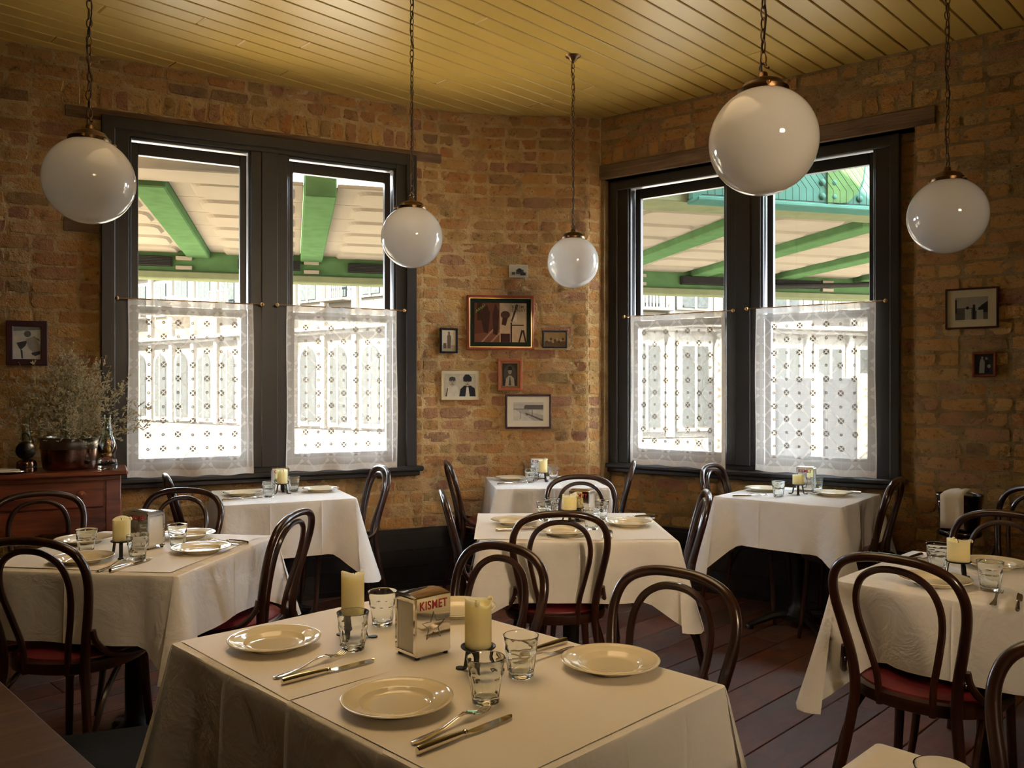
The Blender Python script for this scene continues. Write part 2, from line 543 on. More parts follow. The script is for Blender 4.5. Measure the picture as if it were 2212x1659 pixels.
class Straight:
    def __init__(s, x, y, deg):
        s.o = Vector((x, y)); s.a = R(deg)
        s.d = Vector((math.cos(s.a), math.sin(s.a))); s.n = Vector((-math.sin(s.a), math.cos(s.a)))   # n points out of the room
    def at(s, t, off=0.0):
        p = s.o + s.d * t + s.n * off
        return p.x, p.y, s.a
    def s_of(s, u, off=0.0):
        """distance along the wall of the sight line that has the slope of picture column u"""
        k = (u - CU) / F_PX
        o = s.o + s.n * off
        return (k * o.y - o.x) / (s.d.x - k * s.d.y)
    def z_of(s, u, v, off=0.0):
        x, y, _ = s.at(s.s_of(u, off), off)
        return HC + (CV - v) / F_PX * y
class Curve:
    def __init__(s, p0, a0, p1, a1, n=48):
        p0, p1 = Vector(p0), Vector(p1); L = (p1 - p0).length * 1.02
        t0 = Vector((math.cos(R(a0)), math.sin(R(a0)))) * L; t1 = Vector((math.cos(R(a1)), math.sin(R(a1)))) * L
        s.p, s.l = [], [0.0]
        for i in range(n + 1):
            t = i / n
            s.p.append(p0*(2*t**3-3*t*t+1) + t0*(t**3-2*t*t+t) + p1*(-2*t**3+3*t*t) + t1*(t**3-t*t))
            if i: s.l.append(s.l[-1] + (s.p[i] - s.p[i-1]).length)
        s.len = s.l[-1]
    def at(s, t, off=0.0):
        t = max(0, min(s.len - 1e-6, t))
        i = max(j for j in range(len(s.l) - 1) if s.l[j] <= t)
        f = (t - s.l[i]) / (s.l[i+1] - s.l[i])
        d = (s.p[i+1] - s.p[i]).normalized()
        p = s.p[i].lerp(s.p[i+1], f) + Vector((-d.y, d.x)) * off
        return p.x, p.y, math.atan2(d.y, d.x)
    def s_of(s, u, off=0.0):
        k = (u - CU) / F_PX
        return min((abs(s.at(s.len*i/400, off)[0] - k * s.at(s.len*i/400, off)[1]), s.len*i/400) for i in range(401))[1]
    def z_of(s, u, v, off=0.0):
        return HC + (CV - v) / F_PX * s.at(s.s_of(u, off), off)[1]

WL = Straight(-1.122, 5.519, 26.4)
WR = Straight(0.636, 5.996, -36.2)
SL_END = 0.56
c0 = WL.at(SL_END)
WC = Curve((c0[0], c0[1]), 26.4, (0.541, 5.945), 3.0)
NICHE = 0.10
NS0, NS1 = 0.03, WR.s_of(1976)

def strip(mb, path, s0, s1, z0, z1, o0, o1, n=1):
    """solid piece of wall between two distances along it, two heights and two offsets"""
    pts = [s0 + (s1 - s0) * i / n for i in range(n + 1)]
    for a, b in zip(pts, pts[1:]):
        p = [path.at(a, o0), path.at(b, o0), path.at(b, o1), path.at(a, o1)]
        vv = [(q[0], q[1], z0) for q in p] + [(q[0], q[1], z1) for q in p]
        mb.add(vv, [(0,3,2,1),(4,5,6,7),(0,1,5,4),(1,2,6,5),(2,3,7,6),(3,0,4,7)])

# ------------------------------------------------------------------ brick pieces
def brick_mesh(L, H, k):
    rnd = random.Random(k)
    mb = MB()
    nx, nz = 4, 3
    j = lambda a: rnd.uniform(-a, a)
    g = []
    tilt, tilz = j(.0035), j(.002)
    for iz in range(nz):
        for ix in range(nx):
            x = -L/2 + .005 + (L - .010) * ix / (nx-1); z = -H/2 + .0045 + (H - .009) * iz / (nz-1)
            y = -.0048 + j(.0024) + tilt * x / L * 2 + tilz * z / H * 2
            if ix in (0, nx-1) or iz in (0, nz-1): x += j(.0065); z += j(.0050)
            if ix in (0, nx-1) and iz in (0, nz-1): x *= .965; z *= .90; y += .002
            g.append((x, y, z))
    ring = [0,1,2,3,7,11,10,9,8,4]
    out = []
    for i in ring:
        x, y, z = g[i]
        out.append((x * (1 + .010/L) + j(.001), .004, z * (1 + .009/H) + j(.001)))
    fs = []
    for iz in range(nz-1):
        for ix in range(nx-1):
            a = iz*nx+ix
            fs.append((a, a+1, a+nx+1, a+nx))
    n = len(g)
    for i in range(10):
        a, b = ring[i], ring[(i+1) % 10]
        fs.append((a, n+i, n+(i+1) % 10, b))
    mb.add(g + out, fs)
    return mb.mesh('brick', M['brick'], 28)
STRETCH = [brick_mesh(.228, .072, 100+i) for i in range(10)]
HEADER = [brick_mesh(.110, .072, 200+i) for i in range(8)]

def put_brick(parent, path, s, z, L, off, soldier=False, H=.072):
    me = random.choice(STRETCH if L > .16 else HEADER)
    base = .228 if L > .16 else .110
    o = bpy.data.objects.new('brick', me)
    x, y, a = path.at(s, off + random.uniform(-.0025, .0025))
    o.location = (x, y, z)
    o.rotation_euler = (random.uniform(-.012, .012), (R(90) if soldier else 0) + random.uniform(-.010, .010), a)
    o.scale = (L / base, 1, H / .072)
    link(o, parent)

COURSE = .0829
def rough_face(parent, path, s0, s1, z0, z1, off=0.0, cell=.0095):
    """hand struck mortar, uneven, standing a little proud of some bricks and behind others"""
    nx, nz = max(2, int((s1 - s0) / cell)), max(2, int((z1 - z0) / cell))
    mb = MB()
    for ix in range(nx + 1):
        s = s0 + (s1 - s0) * ix / nx
        x0, y0, an = path.at(s, off)
        nxv, nyv = -math.sin(an), math.cos(an)
        for iz in range(nz + 1):
            z = z0 + (z1 - z0) * iz / nz
            q = Vector((x0, y0, z))
            d = -(.0002 + .0040 * mnoise.noise(q * 16) + .0036 * mnoise.noise(q * 47) + .0022 * mnoise.noise(q * 110))
            mb.v.append((x0 + nxv * d, y0 + nyv * d, z))
    for ix in range(nx):
        for iz in range(nz):
            k = ix * (nz + 1) + iz
            mb.f.append((k, k + nz + 1, k + nz + 2, k + 1)); mb.m.append(0)
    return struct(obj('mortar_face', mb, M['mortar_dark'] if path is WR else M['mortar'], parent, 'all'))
def lay(parent, path, s0, s1, z0, z1, holes=(), off=0.0, phase=0):
    """courses of bricks with broken joints, leaving out the holes (s0, s1, z0, z1)"""
    k, z = 0, z0
    while z + COURSE * .6 < z1:
        zt = min(z + COURSE, z1)
        h = zt - z - .011
        zc = (z + zt) / 2
        spans = [(s0, s1)]
        for (a, b, c, d) in holes:
            if c < zc < d:
                nw = []
                for (p, q) in spans:
                    if b <= p or a >= q: nw.append((p, q)); continue
                    if a - p > .03: nw.append((p, a))
                    if q - b > .03: nw.append((b, q))
                spans = nw
        for (p, q) in spans:
            t = p + .004
            first = True
            while q - t > .045:
                L = .226 if random.random() < .58 else .108
                if first and (k + phase) % 2: L = .108
                first = False
                L += random.uniform(-.006, .006)
                rest = q - t - L
                if rest < .06: L = min(q - t - .006, .24)
                put_brick(parent, path, t + L/2, zc, L, off, H=h)
                t += L + .012
        z += COURSE; k += 1

Z_SK = .41
# ---- left window wall
w1s0, w1s1 = WL.s_of(218), WL.s_of(896)
W1Z0, W1Z1 = .835, 2.965
mb = MB()
strip(mb, WL, -4.3, w1s0, 0, CEIL + .1, 0, .26)
strip(mb, WL, w1s0, w1s1, 0, W1Z0, 0, .26); strip(mb, WL, w1s0, w1s1, W1Z1, CEIL + .1, 0, .26)
strip(mb, WL, w1s1, SL_END, 0, CEIL + .1, 0, .26)
wall_left = struct(obj('wall_left', mb, M['mortar']))
sol0, sol1 = WL.s_of(140), WL.s_of(905)
lay(wall_left, WL, WL.s_of(-95), SL_END, Z_SK, CEIL,
    [(w1s0, w1s1, W1Z0 - .05, W1Z1), (sol0, sol1, 2.92, 3.14), (WL.s_of(136), w1s0, 2.27, 2.36), (w1s1, WL.s_of(953) , 2.93, 3.03)])
sL0 = WL.s_of(-95)
rough_face(wall_left, WL, sL0, w1s0, Z_SK, CEIL)
rough_face(wall_left, WL, w1s0, w1s1, Z_SK, W1Z0 - .03); rough_face(wall_left, WL, w1s0, w1s1, W1Z1 + .035, CEIL)
rough_face(wall_left, WL, w1s1, SL_END, Z_SK, CEIL)
t = sol0
while t < sol1 - .03:                     # bricks set on end over the lintel
    w = .074 + random.uniform(-.006, .006)
    put_brick(wall_left, WL, t + w/2, 3.072, .118 + random.uniform(-.006, .01), 0, True, w)
    t += w + .011
mb = MB(); mb.bbox(sol0, WL.s_of(953), -.012, .05, 2.938, 3.004, .005)
l1 = struct(obj('trim_1', mb, M['timber'])); l1.name = 'trim_1'
l1.location = (WL.o.x, WL.o.y, 0); l1.rotation_euler = (0, 0, WL.a)
mb = MB(); mb.bbox(WL.s_of(137), w1s0 - .004, -.010, .04, 2.275, 2.355, .004)
l2 = struct(obj('trim_2', mb, M['timber'])); l2.location = l1.location; l2.rotation_euler = l1.rotation_euler

# ---- curved wall with the pictures
mb = MB()
strip(mb, WC, 0, WC.len, 0, CEIL + .1, 0, .22, 24)
p = [(0.541, 5.945), (0.640, 5.992), (0.72, 6.10), (.52, 6.17)]
mb.prism(p, 0, CEIL + .1)
wall_corner = struct(obj('wall_corner', mb, M['mortar']))
lay(wall_corner, WC, 0, WC.len - .004, Z_SK, CEIL, phase=1)
rough_face(wall_corner, WC, 0, WC.len - .002, Z_SK, CEIL)
RET = Straight(0.545, 5.947, 27.0)
lay(wall_corner, RET, 0.0, .10, Z_SK, CEIL)

# ---- right window wall: upper wall and pier in front, the window bay set back
LIN0, LIN1 = 2.865, 2.97
mb = MB()
strip(mb, WR, 0, NS0, 0, LIN0, 0, .26)
strip(mb, WR, 0, NS1, LIN0, CEIL + .1, 0, .26)
w2s0, w2s1 = WR.s_of(1320.6, NICHE), WR.s_of(1947, NICHE)
strip(mb, WR, NS0, w2s0, 0, LIN0, NICHE, .28); strip(mb, WR, w2s1, NS1 + .02, 0, LIN0, NICHE, .28)
strip(mb, WR, w2s0, w2s1, 0, .83, NICHE, .28)
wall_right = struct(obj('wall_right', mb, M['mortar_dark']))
ls1 = WR.s_of(2022)
mb = MB(); strip(mb, WR, NS1, 5.0, 0, CEIL + .1, 0, .26)
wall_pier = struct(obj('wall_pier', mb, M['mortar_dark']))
lay(wall_right, WR, 0, NS1, LIN1, CEIL, [(0, NS1, LIN1, 3.09)])
lay(wall_pier, WR, NS1 + .002, WR.s_of(2212) + .62, Z_SK, CEIL, [(NS1 - .1, ls1, LIN0, LIN1), (NS1 - .1, ls1 - .1, LIN1, 3.09)])
t = .02
while t < ls1 - .05:
    w = .078 + random.uniform(-.006, .006)
    put_brick(wall_right, WR, t + w/2, 3.03, .112 + random.uniform(-.006, .008), 0, True, w)
    t += w + .011
lay(wall_right, WR, NS0, NS1 + .015, Z_SK, LIN0, [(w2s0, w2s1, .795, LIN0)], NICHE)
rough_face(wall_right, WR, .005, NS1, LIN1, CEIL)
rough_face(wall_pier, WR, NS1, WR.s_of(2212) + .62, Z_SK, CEIL)
rough_face(wall_right, WR, NS0, NS1, Z_SK, .80, NICHE); rough_face(wall_right, WR, w2s1, NS1 + .015, .80, LIN0, NICHE); rough_face(wall_right, WR, NS0, w2s0, .80, LIN0, NICHE)
mb = MB(); mb.bbox(-.012, ls1, -.014, .10, LIN0, LIN1, .006)
l3 = struct(obj('trim_3', mb, M['timber'])); l3.location = (WR.o.x, WR.o.y, 0); l3.rotation_euler = (0, 0, WR.a)

# ---- the rest of the room, behind and beside the camera
xl, yl, _ = WL.at(-4.3); xr, yr, _ = WR.at(5.0)
mb = MB(); mb.box(xl - .25, xl, -3.2, yl + .1, 0, CEIL + .1)
struct(obj('wall_west', mb, M['mortar']))
mb = MB(); mb.box(xr, xr + .25, -3.2, yr + .1, 0, CEIL + .1)
struct(obj('wall_east', mb, M['mortar']))
mb = MB(); mb.box(xl - .25, xr + .25, -3.45, -3.2, 0, CEIL + .1)
struct(obj('wall_back', mb, simple('dark_panelling', (.10, .055, .03), .5)))

mb = MB()                                  # unseen wall added above the roof to keep sun off the girder
strip(mb, WL, -4.3, SL_END, CEIL + .1, 4.3, .0, .26); strip(mb, WR, 0, 5.0, CEIL + .1, 4.3, 0, .26); strip(mb, WC, 0, WC.len, CEIL + .1, 4.3, 0, .22, 6)
struct(obj('wall_sun_screen', mb, M['mortar']))

# ---- skirting
def skirt(name, path, s0, s1, off, n=1):
    mb = MB()
    for (z0, z1, d) in ((0, .035, .034), (.035, .15, .022), (.153, .262, .022), (.265, .355, .022), (.355, .385, .034), (.385, Z_SK, .026)):
        strip(mb, path, s0, s1, z0, z1, off - d, off + .01, n)
    return struct(obj(name, mb, M['skirt']))
skirt('baseboard_left', WL, -4.25, SL_END, 0)
skirt('baseboard_corner', WC, 0, WC.len, 0, 20)
skirt('baseboard_niche', WR, NS0, NS1 + .02, NICHE)
skirt('baseboard_right', WR, NS1, 4.95, 0)

# ------------------------------------------------------------------ floor and ceiling
ROOM = [(xl, -3.2), (xr, -3.2), (xr, yr), (WR.at(0)[0], WR.at(0)[1]), (.541, 5.945)] + [(q.x, q.y) for q in reversed(WC.p[::8])] + [(xl, yl)]
def inside(x, y, margin=.22):
    if y < -3.2: return False
    q = Vector((x, y))
    return (q - WL.o).dot(WL.n) < margin and (q - WR.o).dot(WR.n) < margin and y < 5.945 + margin
big = [(xl - .4, -3.6), (xr + .4, -3.6), (xr + .4, yr), (.9, 6.25), (.3, 6.3), (-.8, 6.0), (xl - .4, yl)]
mb = MB(); mb.prism(big, -.16, -.022)
floor = struct(obj('floor', mb, M['under']))
mb = MB(); mb.prism(big, CEIL + .024, CEIL + .20)
ceiling = struct(obj('ceiling', mb, M['groove']))

def run_boards(parent, name, width, gap, w_ref, z0, z1, ymin, xmax, mat, ref_len, cham, joint):
    """parallel boards laid at 45 degrees, cut to the room, with butt joints"""
    cache = {}
    e = Vector((.7071, .7071)); nn = Vector((-.7071, .7071))
    k0 = int((-3.2 - w_ref) / width); k1 = int((7.5 - w_ref) / width)
    for k in range(k0, k1):
        wc = w_ref + (k + .5) * width
        ts = [t for t in [i * .05 for i in range(-120, 200)]
              if inside(*(e * t + nn * wc)) and (e*t + nn*wc).y > ymin and abs((e*t + nn*wc).x) < xmax]
        if not ts: continue
        a, b = ts[0], ts[-1]
        if b - a < .15: continue
        cuts = [a]
        t = a + joint * random.uniform(.3, 1.1)
        while t < b - .5:
            cuts.append(t); t += joint * random.uniform(.7, 1.3)
        cuts.append(b)
        for p, q in zip(cuts, cuts[1:]):
            L = q - p - .0015
            key = round(L / .25)
            if key not in cache:
                mb = MB(); mb.bbox(-.5, .5, -(width - gap)/2, (width - gap)/2, z0, z1, cham)
                L0 = max(key, 1) * .25
                mb.v = [(x * L0, y, z) for x, y, z in mb.v]
                cache[key] = (mb.mesh(name, mat), L0)
            me, L0 = cache[key]
            o = bpy.data.objects.new(name, me)
            c = e * ((p + q) / 2) + nn * wc
            o.location = (c.x, c.y, random.uniform(-.0007, .0007))
            o.rotation_euler = (0, 0, R(45))
            o.scale = (L / L0, 1, 1)
            link(o, parent)
run_boards(ceiling, 'board', .1163, .007, 1.780, CEIL, CEIL + .026, 3.2, 3.9, M['ceiling'], 3, .004, 4.2)
mb = MB()
mb.prism([(xl, -3.2), (xr, -3.2), (xr, 3.15), (xl, 3.15)], CEIL, CEIL + .025)
struct(obj('ceiling_lining', mb, M['ceiling'], ceiling))
run_boards(floor, 'plank', .192, .004, 1.576, -.03, 0, 1.7, 3.3, M['floor'], 2, .0025, 1.9)
mb = MB(); mb.prism([(xl, -3.2), (xr, -3.2), (xr, 1.62), (xl, 1.62)], -.03, 0)
struct(obj('floor_lining', mb, M['floor'], floor))

# ------------------------------------------------------------------ windows
def window(name, path, off, s0, s1, z0, z1, bays, zb0, zb1, zr, pane_in, strips):
    """casing, sill and, in each bay, a lower and an upper sash with its pane; local y points out of the room"""
    root = bpy.data.objects.new(name, None); root.empty_display_size = .1
    x, y, a = path.at(0, off)
    root.location = (x, y, 0); root.rotation_euler = (0, 0, a)
    COL.objects.link(root); struct(root)
    mb = MB()
    mb.bbox(s0, bays[0][0], -.030, .20, z0, z1, .004)
    mb.bbox(bays[-1][1], s1, -.030, .20, z0, z1, .004)
    mb.bbox(bays[0][0] - .002, bays[-1][1] + .002, -.0295, .20, zb1, z1, .004)
    mb.box(bays[0][0] - .002, bays[-1][1] + .002, -.0, .20, z0, zb0)
    obj('casing', mb, M['frame'], root)
    for p, q in zip(bays, bays[1:]):
        mb = MB(); mb.bbox(p[1], q[0], -.0295, .20, zb0, zb1, .004)
        c = (p[1] + q[0]) / 2; w = (q[0] - p[1]) * .22
        mb.bbox(c - w, c + w, -.040, -.028, zb0, zb1, .004)
        obj('mullion', mb, M['frame'], root)
    mb = MB()
    for (p, q) in strips:
        mb.bbox(p, q, -.048, -.028, z0, z1, .006)
    mb.bbox(s0, s1, -.0475, -.028, z1 - (strips[0][1] - strips[0][0]), z1, .006)
    obj('architrave', mb, M['frame'], root)
    mb = MB()
    mb.bbox(s0 - .04, s1 + .04, -.085, .05, z0 - .028, z0 + .004, .008)
    mb.bbox(s0 - .02, s1 + .02, -.055, .0, z0 - .060, z0 - .028, .006)
    obj('sill', mb, M['frame'], root)
    for (p, q) in bays:
        mb = MB()                                    # glossy bead round the opening
        b = .012
        mb.bbox(p, p + b, -.016, .012, zb0, zb1, .004); mb.bbox(q - b, q, -.016, .012, zb0, zb1, .004)
        mb.bbox(p, q, -.016, .012, zb1 - b, zb1, .004)
        obj('bead', mb, M['frame'], root)
        st = pane_in
        def sash(nm, za, zc, y0, rb, rt):
            mb = MB()
            mb.bbox(p + b, p + b + st, y0, y0 + .04, za, zc, .003)
            mb.bbox(q - b - st, q - b, y0, y0 + .04, za, zc, .003)
            mb.bbox(p + b + st - .001, q - b - st + .001, y0, y0 + .04, za, za + rb, .003)
            mb.bbox(p + b + st - .001, q - b - st + .001, y0, y0 + .04, zc - rt, zc, .003)
            o = obj(nm, mb, M['frame'], root)
            mg = MB()
            mg.add([(p + b + st - .005, y0 + .02, za + rb - .005), (q - b - st + .005, y0 + .02, za + rb - .005),
                    (q - b - st + .005, y0 + .02, zc - rt + .005), (p + b + st - .005, y0 + .02, zc - rt + .005)], [(0, 1, 2, 3)])
            obj('pane', mg, M['pane'], o)
            return o
        sash('upper_sash', zr - .035, zb1 - .012, .062, .045, .072)
        lo = sash('lower_sash', zb0, zr + .012, .018, .075, .045)
        for t in (.30, .72):                         # sash lifts on the meeting rail
            c = p + (q - p) * t
            mb = MB(); mb.bbox(c - .03, c + .03, .004, .018, zr - .004, zr + .016, .003)
            mb.tube([(c - .02, .012, zr + .014), (c, .004, zr + .026), (c + .028, .012, zr + .022)], .004, 6)
            obj('sash_lift', mb, M['iron'], lo)
    return root
b1 = [(WL.s_of(279), WL.s_of(540)), (WL.s_of(620), WL.s_of(853))]
window('window_1', WL, 0, w1s0, w1s1, W1Z0, W1Z1, b1, .87, 2.862, 1.85, .040, [(w1s0, WL.s_of(249)), (WL.s_of(873), w1s1)])
b2 = [(WR.s_of(1361, NICHE), WR.s_of(1572, NICHE)), (WR.s_of(1646, NICHE), WR.s_of(1892, NICHE))]
window('window_2', WR, NICHE, w2s0, w2s1, .83, LIN0, b2, .865, 2.815, 1.835, .040,
       [(w2s0, WR.s_of(1340, NICHE)), (WR.s_of(1925, NICHE), w2s1)])

# ------------------------------------------------------------------ lace curtains and their rods
def curtain(path, off, ul, ur, ztop, zl, zr_, label, rlabel, seed):
    sa, sb = path.s_of(ul, off), path.s_of(ur, off)
    W = sb - sa
    rnd = random.Random(seed)
    ph = [rnd.uniform(0, 6.28) for _ in range(5)]
    nx, nz = 44, 40
    mb, uv, edge = MB(), [], []
    ax, ay, a = path.at(sa, off)
    H = ztop - (zl + zr_) / 2
    for iz in range(nz + 1):
        for ix in range(nx + 1):
            f, g = ix / nx, iz / nz
            zb = zl + (zr_ - zl) * f
            z = zb + (ztop - zb) * g + .004 * math.sin(f * 21 + ph[0]) * (1 - g)
            y = (.010 * math.sin(f * 9 + ph[1]) * (1.1 - g) + .006 * math.sin(f * 23 + ph[2] + g * 1.5) * (.4 + .6 * (1 - g))
                 + .004 * math.sin(f * 47 + ph[3]) * g)
            x = f * W + (1 - g) * .012 * (f - .5) + .003 * math.sin(g * 7 + ph[4]) * abs(2 * f - 1)
            mb.v.append((x, y, z - ztop))
            uu, vv = (f - .5) * W, g * H
            uv.append((uu, vv))
            d = min(W / 2 - abs(uu), vv, H - vv)
            edge.append(1.0 if (d < .016 or vv < .05 or H - vv < .028) else (.5 if (W / 2 - abs(uu) < .062 or vv < .10 or H - vv < .06) else 0.0))
    for iz in range(nz):
        for ix in range(nx):
            q = iz * (nx + 1) + ix
            mb.f.append((q, q + 1, q + nx + 2, q + nx + 1)); mb.m.append(0)
    me = mb.mesh('lace_curtain', M['lace'], 'all', uv)
    at = me.attributes.new('edge', 'FLOAT', 'POINT')
    at.data.foreach_set('value', edge)
    o = link(bpy.data.objects.new('lace_curtain', me))
    o.location = (ax, ay, ztop); o.rotation_euler = (0, 0, a)
    tag(o, label, 'curtain', 'lace half curtains')
    r = thing('curtain_rod', rlabel, 'curtain rod', (ax, ay, ztop - .004), a, 'brass curtain rods')
    m1 = MB(); m1.tube([(-.055, 0, 0), (W + .05, 0, 0)], .0035, 8); obj('rod', m1, M['brass'], r, True)
    for x in (-.06, W + .055):
        m2 = MB(); m2.lathe([(.002, -.012), (.009, -.008), (.012, 0), (.009, .008), (.002, .012)], 12, (x, 0, 0)); obj('finial', m2, M['brass'], r, True)
        m3 = MB(); m3.tube([(x * .8 if x < 0 else x - .012, 0, 0), (x * .8 if x < 0 else x - .012, -off + .0 if False else .05, 0)], .003, 6); obj('bracket', m3, M['brass'], r)
OFFC = -.092
curtain(WL, OFFC, 277, 547, 1.897, .845, .838, 'cream lace half curtain beside the dried flowers, leftmost of the four', 'thin brass curtain rod beside the dried flowers, leftmost of four', 1)
curtain(WL, OFFC, 620, 857, 1.898, .842, .835, 'cream lace half curtain nearest the round lamp on the left window', 'thin brass curtain rod on the left window nearest the picture wall', 2)
curtain(WR, NICHE + OFFC, 1364, 1566, 1.880, .842, .836, 'white lace half curtain on the right window nearest the picture wall', 'thin brass curtain rod on the right window nearest the picture wall', 3)
curtain(WR, NICHE + OFFC, 1632, 1891, 1.885, .842, .838, 'bluish white lace half curtain, rightmost of the four', 'thin brass curtain rod of the rightmost lace curtain', 4)

# ------------------------------------------------------------------ street outside
M['soffit'] = simple('soffit_tan', (.135, .113, .086), 1.0, var=.06, vs_=3, spec=0.0)
M['green'] = simple('canopy_green', (.036, .068, .028), 1.0, var=.15, spec=0.0)
M['sage'] = simple('sage_paint', (.075, .080, .045), 1.0, spec=0.0)
M['teal'] = simple('teal_steel', (.030, .070, .056), 1.0, var=.1, spec=0.0)
M['stone'] = simple('sandstone', (.055, .045, .032), 1.0, var=.06, vs_=.6, spec=0.0)
M['stonel'] = simple('pale_stone', (.095, .085, .068), 1.0, var=.05, vs_=.8, spec=0.0)
M['glassb'] = simple('blue_window', (.016, .018, .018), 1.0, var=.2, spec=0.0)
M['asphalt'] = simple('pavement', (.30, .265, .215), 1.0, var=.15, vs_=.7, spec=0.0)
M['grey'] = simple('grey_hoarding', (.014, .015, .017), 1.0, spec=0.0)
M['vent'] = simple('grey_louvre', (.015, .014, .0125), 1.0, spec=0.0)
mb = MB(); mb.box(-60, 60, -60, 16.5, -.50, -.28)
g = struct(obj('street_pavement', mb, M['asphalt'])); g.rotation_euler = (0, 0, R(14.7))
mb = MB(); mb.box(-90, 90, 16.5, 110, -.50, -.34)
g = struct(obj('street_road', mb, simple('asphalt', (.045, .042, .037), 1.0, var=.2, vs_=.5, spec=0.0))); g.rotation_euler = (0, 0, R(14.7))

CAN = thing('street_canopy', 'green beamed street canopy with cream panels, seen through the upper panes', 'canopy', (0, 0, 0), R(14.7))
ZS = 2.82
bx = [-.97 + 1.16 * i for i in range(-3, 9)]
NEAR = lambda e2: 6.15
for i, x in enumerate(bx):
    mb = MB(); mb.bbox(x - .115, x + .115, NEAR(x), 9.35, ZS - .07, ZS + .12, .01)
    obj('beam', mb, M['green'], CAN)
PAN = {}
for i, x in enumerate(bx[:-1]):
    y = 6.15
    while y < 9.3:
        L = .56
        if y + .02 > NEAR(x) and y + .02 > NEAR(x + 1.16):
            if 'p' not in PAN:
                mb = MB(); mb.bbox(.12, 1.04, .004, L - .004, ZS, ZS + .03, .004)
                pr, X0, X1, Y0, Y1 = .10, .26, .98, .06, L - .06
                poly = []
                for (cx, cy, a0) in ((X1 - pr, Y1 - pr, 0), (X0 + pr, Y1 - pr, 90), (X0 + pr, Y0 + pr, 180), (X1 - pr, Y0 + pr, 270)):
                    poly += [(cx + pr * math.cos(R(a0 + t)), cy + pr * math.sin(R(a0 + t))) for t in (0, 22, 45, 68, 90)]
                n = len(poly)
                ce = Vector(((X0 + X1) / 2, (Y0 + Y1) / 2))
                mb.add([(px, py, ZS) for px, py in poly] + [(ce.x + (px - ce.x) * .93, ce.y + (py - ce.y) * .90, ZS - .022) for px, py in poly],
                       [(j, (j+1) % n, n + (j+1) % n, n + j) for j in range(n)] + [tuple(range(n, 2*n))])
                PAN['p'] = mb.mesh('panel', M['soffit'])
            o = link(bpy.data.objects.new('panel', PAN['p']), CAN)
            o.location = (x, y, 0)
        y += L
for (a, b) in ((-5.0, -.15), (2.45, 9.0)):
    mb = MB(); mb.bbox(a, b, 5.80, 6.14, ZS - .03, ZS + .1, .008); obj('edge_beam', mb, M['sage'] if a > 0 else M['soffit'], CAN)
mb = MB(); mb.bbox(-5, 9.0, 9.35, 9.45, ZS - .22, ZS + .25, .01); obj('fascia', mb, M['green'], CAN)
mb = MB(); mb.bbox(-5, 9.0, 9.30, 9.50, ZS - .30, ZS - .22, .01); obj('gutter', mb, M['sage'], CAN)
for x in (-2.6, -1.55, -.25, .9, 3.6, 4.9, 6.2):
    mb = MB(); mb.bbox(x - .32, x + .32, 9.30, 9.349, ZS - .17, ZS - .07, .004)
    for j in range(6): mb.box(x - .31, x + .31, 9.288, 9.30, ZS - .165 + j * .016, ZS - .157 + j * .016)
    obj('vent', mb, M['vent'], CAN)
    mb = MB(); mb.bbox(x + .36, x + .52, 9.31, 9.349, ZS - .10, ZS - .06, .003); mb.bbox(x + .36, x + .52, 9.31, 9.349, ZS - .20, ZS - .16, .003)
    obj('clamp_plate', mb, M['soffit'], CAN)
mb = MB(); mb.tube([(5.35, 9.2, -.28), (5.35, 9.2, ZS - .12)], .05, 10); mb.tube([(5.35, 9.2, ZS - .2), (8.2, 9.25, ZS - .05)], .03, 8)
obj('post', mb, M['vent'], CAN)

GIR = thing('steel_girder', 'teal riveted steel girder above the canopy, seen through the rightmost upper pane', 'girder', (0, 0, 0), R(14.7))
mb = MB(); mb.bbox(2.9, 8.5, 5.72, 5.78, ZS - .02, ZS + .75, .006); obj('web_plate', mb, M['teal'], GIR)
mb = MB(); mb.bbox(2.9, 8.5, 5.62, 5.80, ZS - .05, ZS - .02, .006); obj('flange', mb, M['teal'], GIR)
rv = MB(); rv.lathe([(.028, 0), (.028, .012), (.018, .026), (.004, .03)], 8)
rv.v = [(x, -z, y) for x, y, z in rv.v]
rvm = rv.mesh('rivet', M['teal'], True)
for x in (4.02, 4.12):
    for j in range(4):
        o = link(bpy.data.objects.new('rivet', rvm), GIR); o.location = (x, 5.72, ZS + .06 + j * .11)
o = link(bpy.data.objects.new('rivet', rvm), GIR); o.location = (4.36, 5.72, ZS + .06)
mb = MB()
poly = [(4.06, .0), (4.24, 0.02), (4.33, .10), (4.38, .22), (4.40, .36), (4.40, .60), (4.06, .60)]
mb.add([(x, 5.70, ZS + z) for x, z in poly] + [(x, 5.715, ZS + z) for x, z in poly],
       [tuple(range(7)), tuple(range(13, 6, -1))] + [(i, i + 7, (i+1) % 7 + 7, (i+1) % 7) for i in range(7)])
obj('bracket', mb, M['green'], GIR)
mb = MB()
for i in range(40):
    x = 3.0 + i * .06
    mb.tube([(x, 5.66, ZS), (x, 5.66, ZS + .10), (x - .22, 5.66, ZS + .36)], .0022, 4)
mb.tube([(2.95, 5.66, ZS), (5.4, 5.66, ZS)], .003, 5)
o = obj('bird_netting', mb, M['vent'], GIR); o['kind'] = 'stuff'

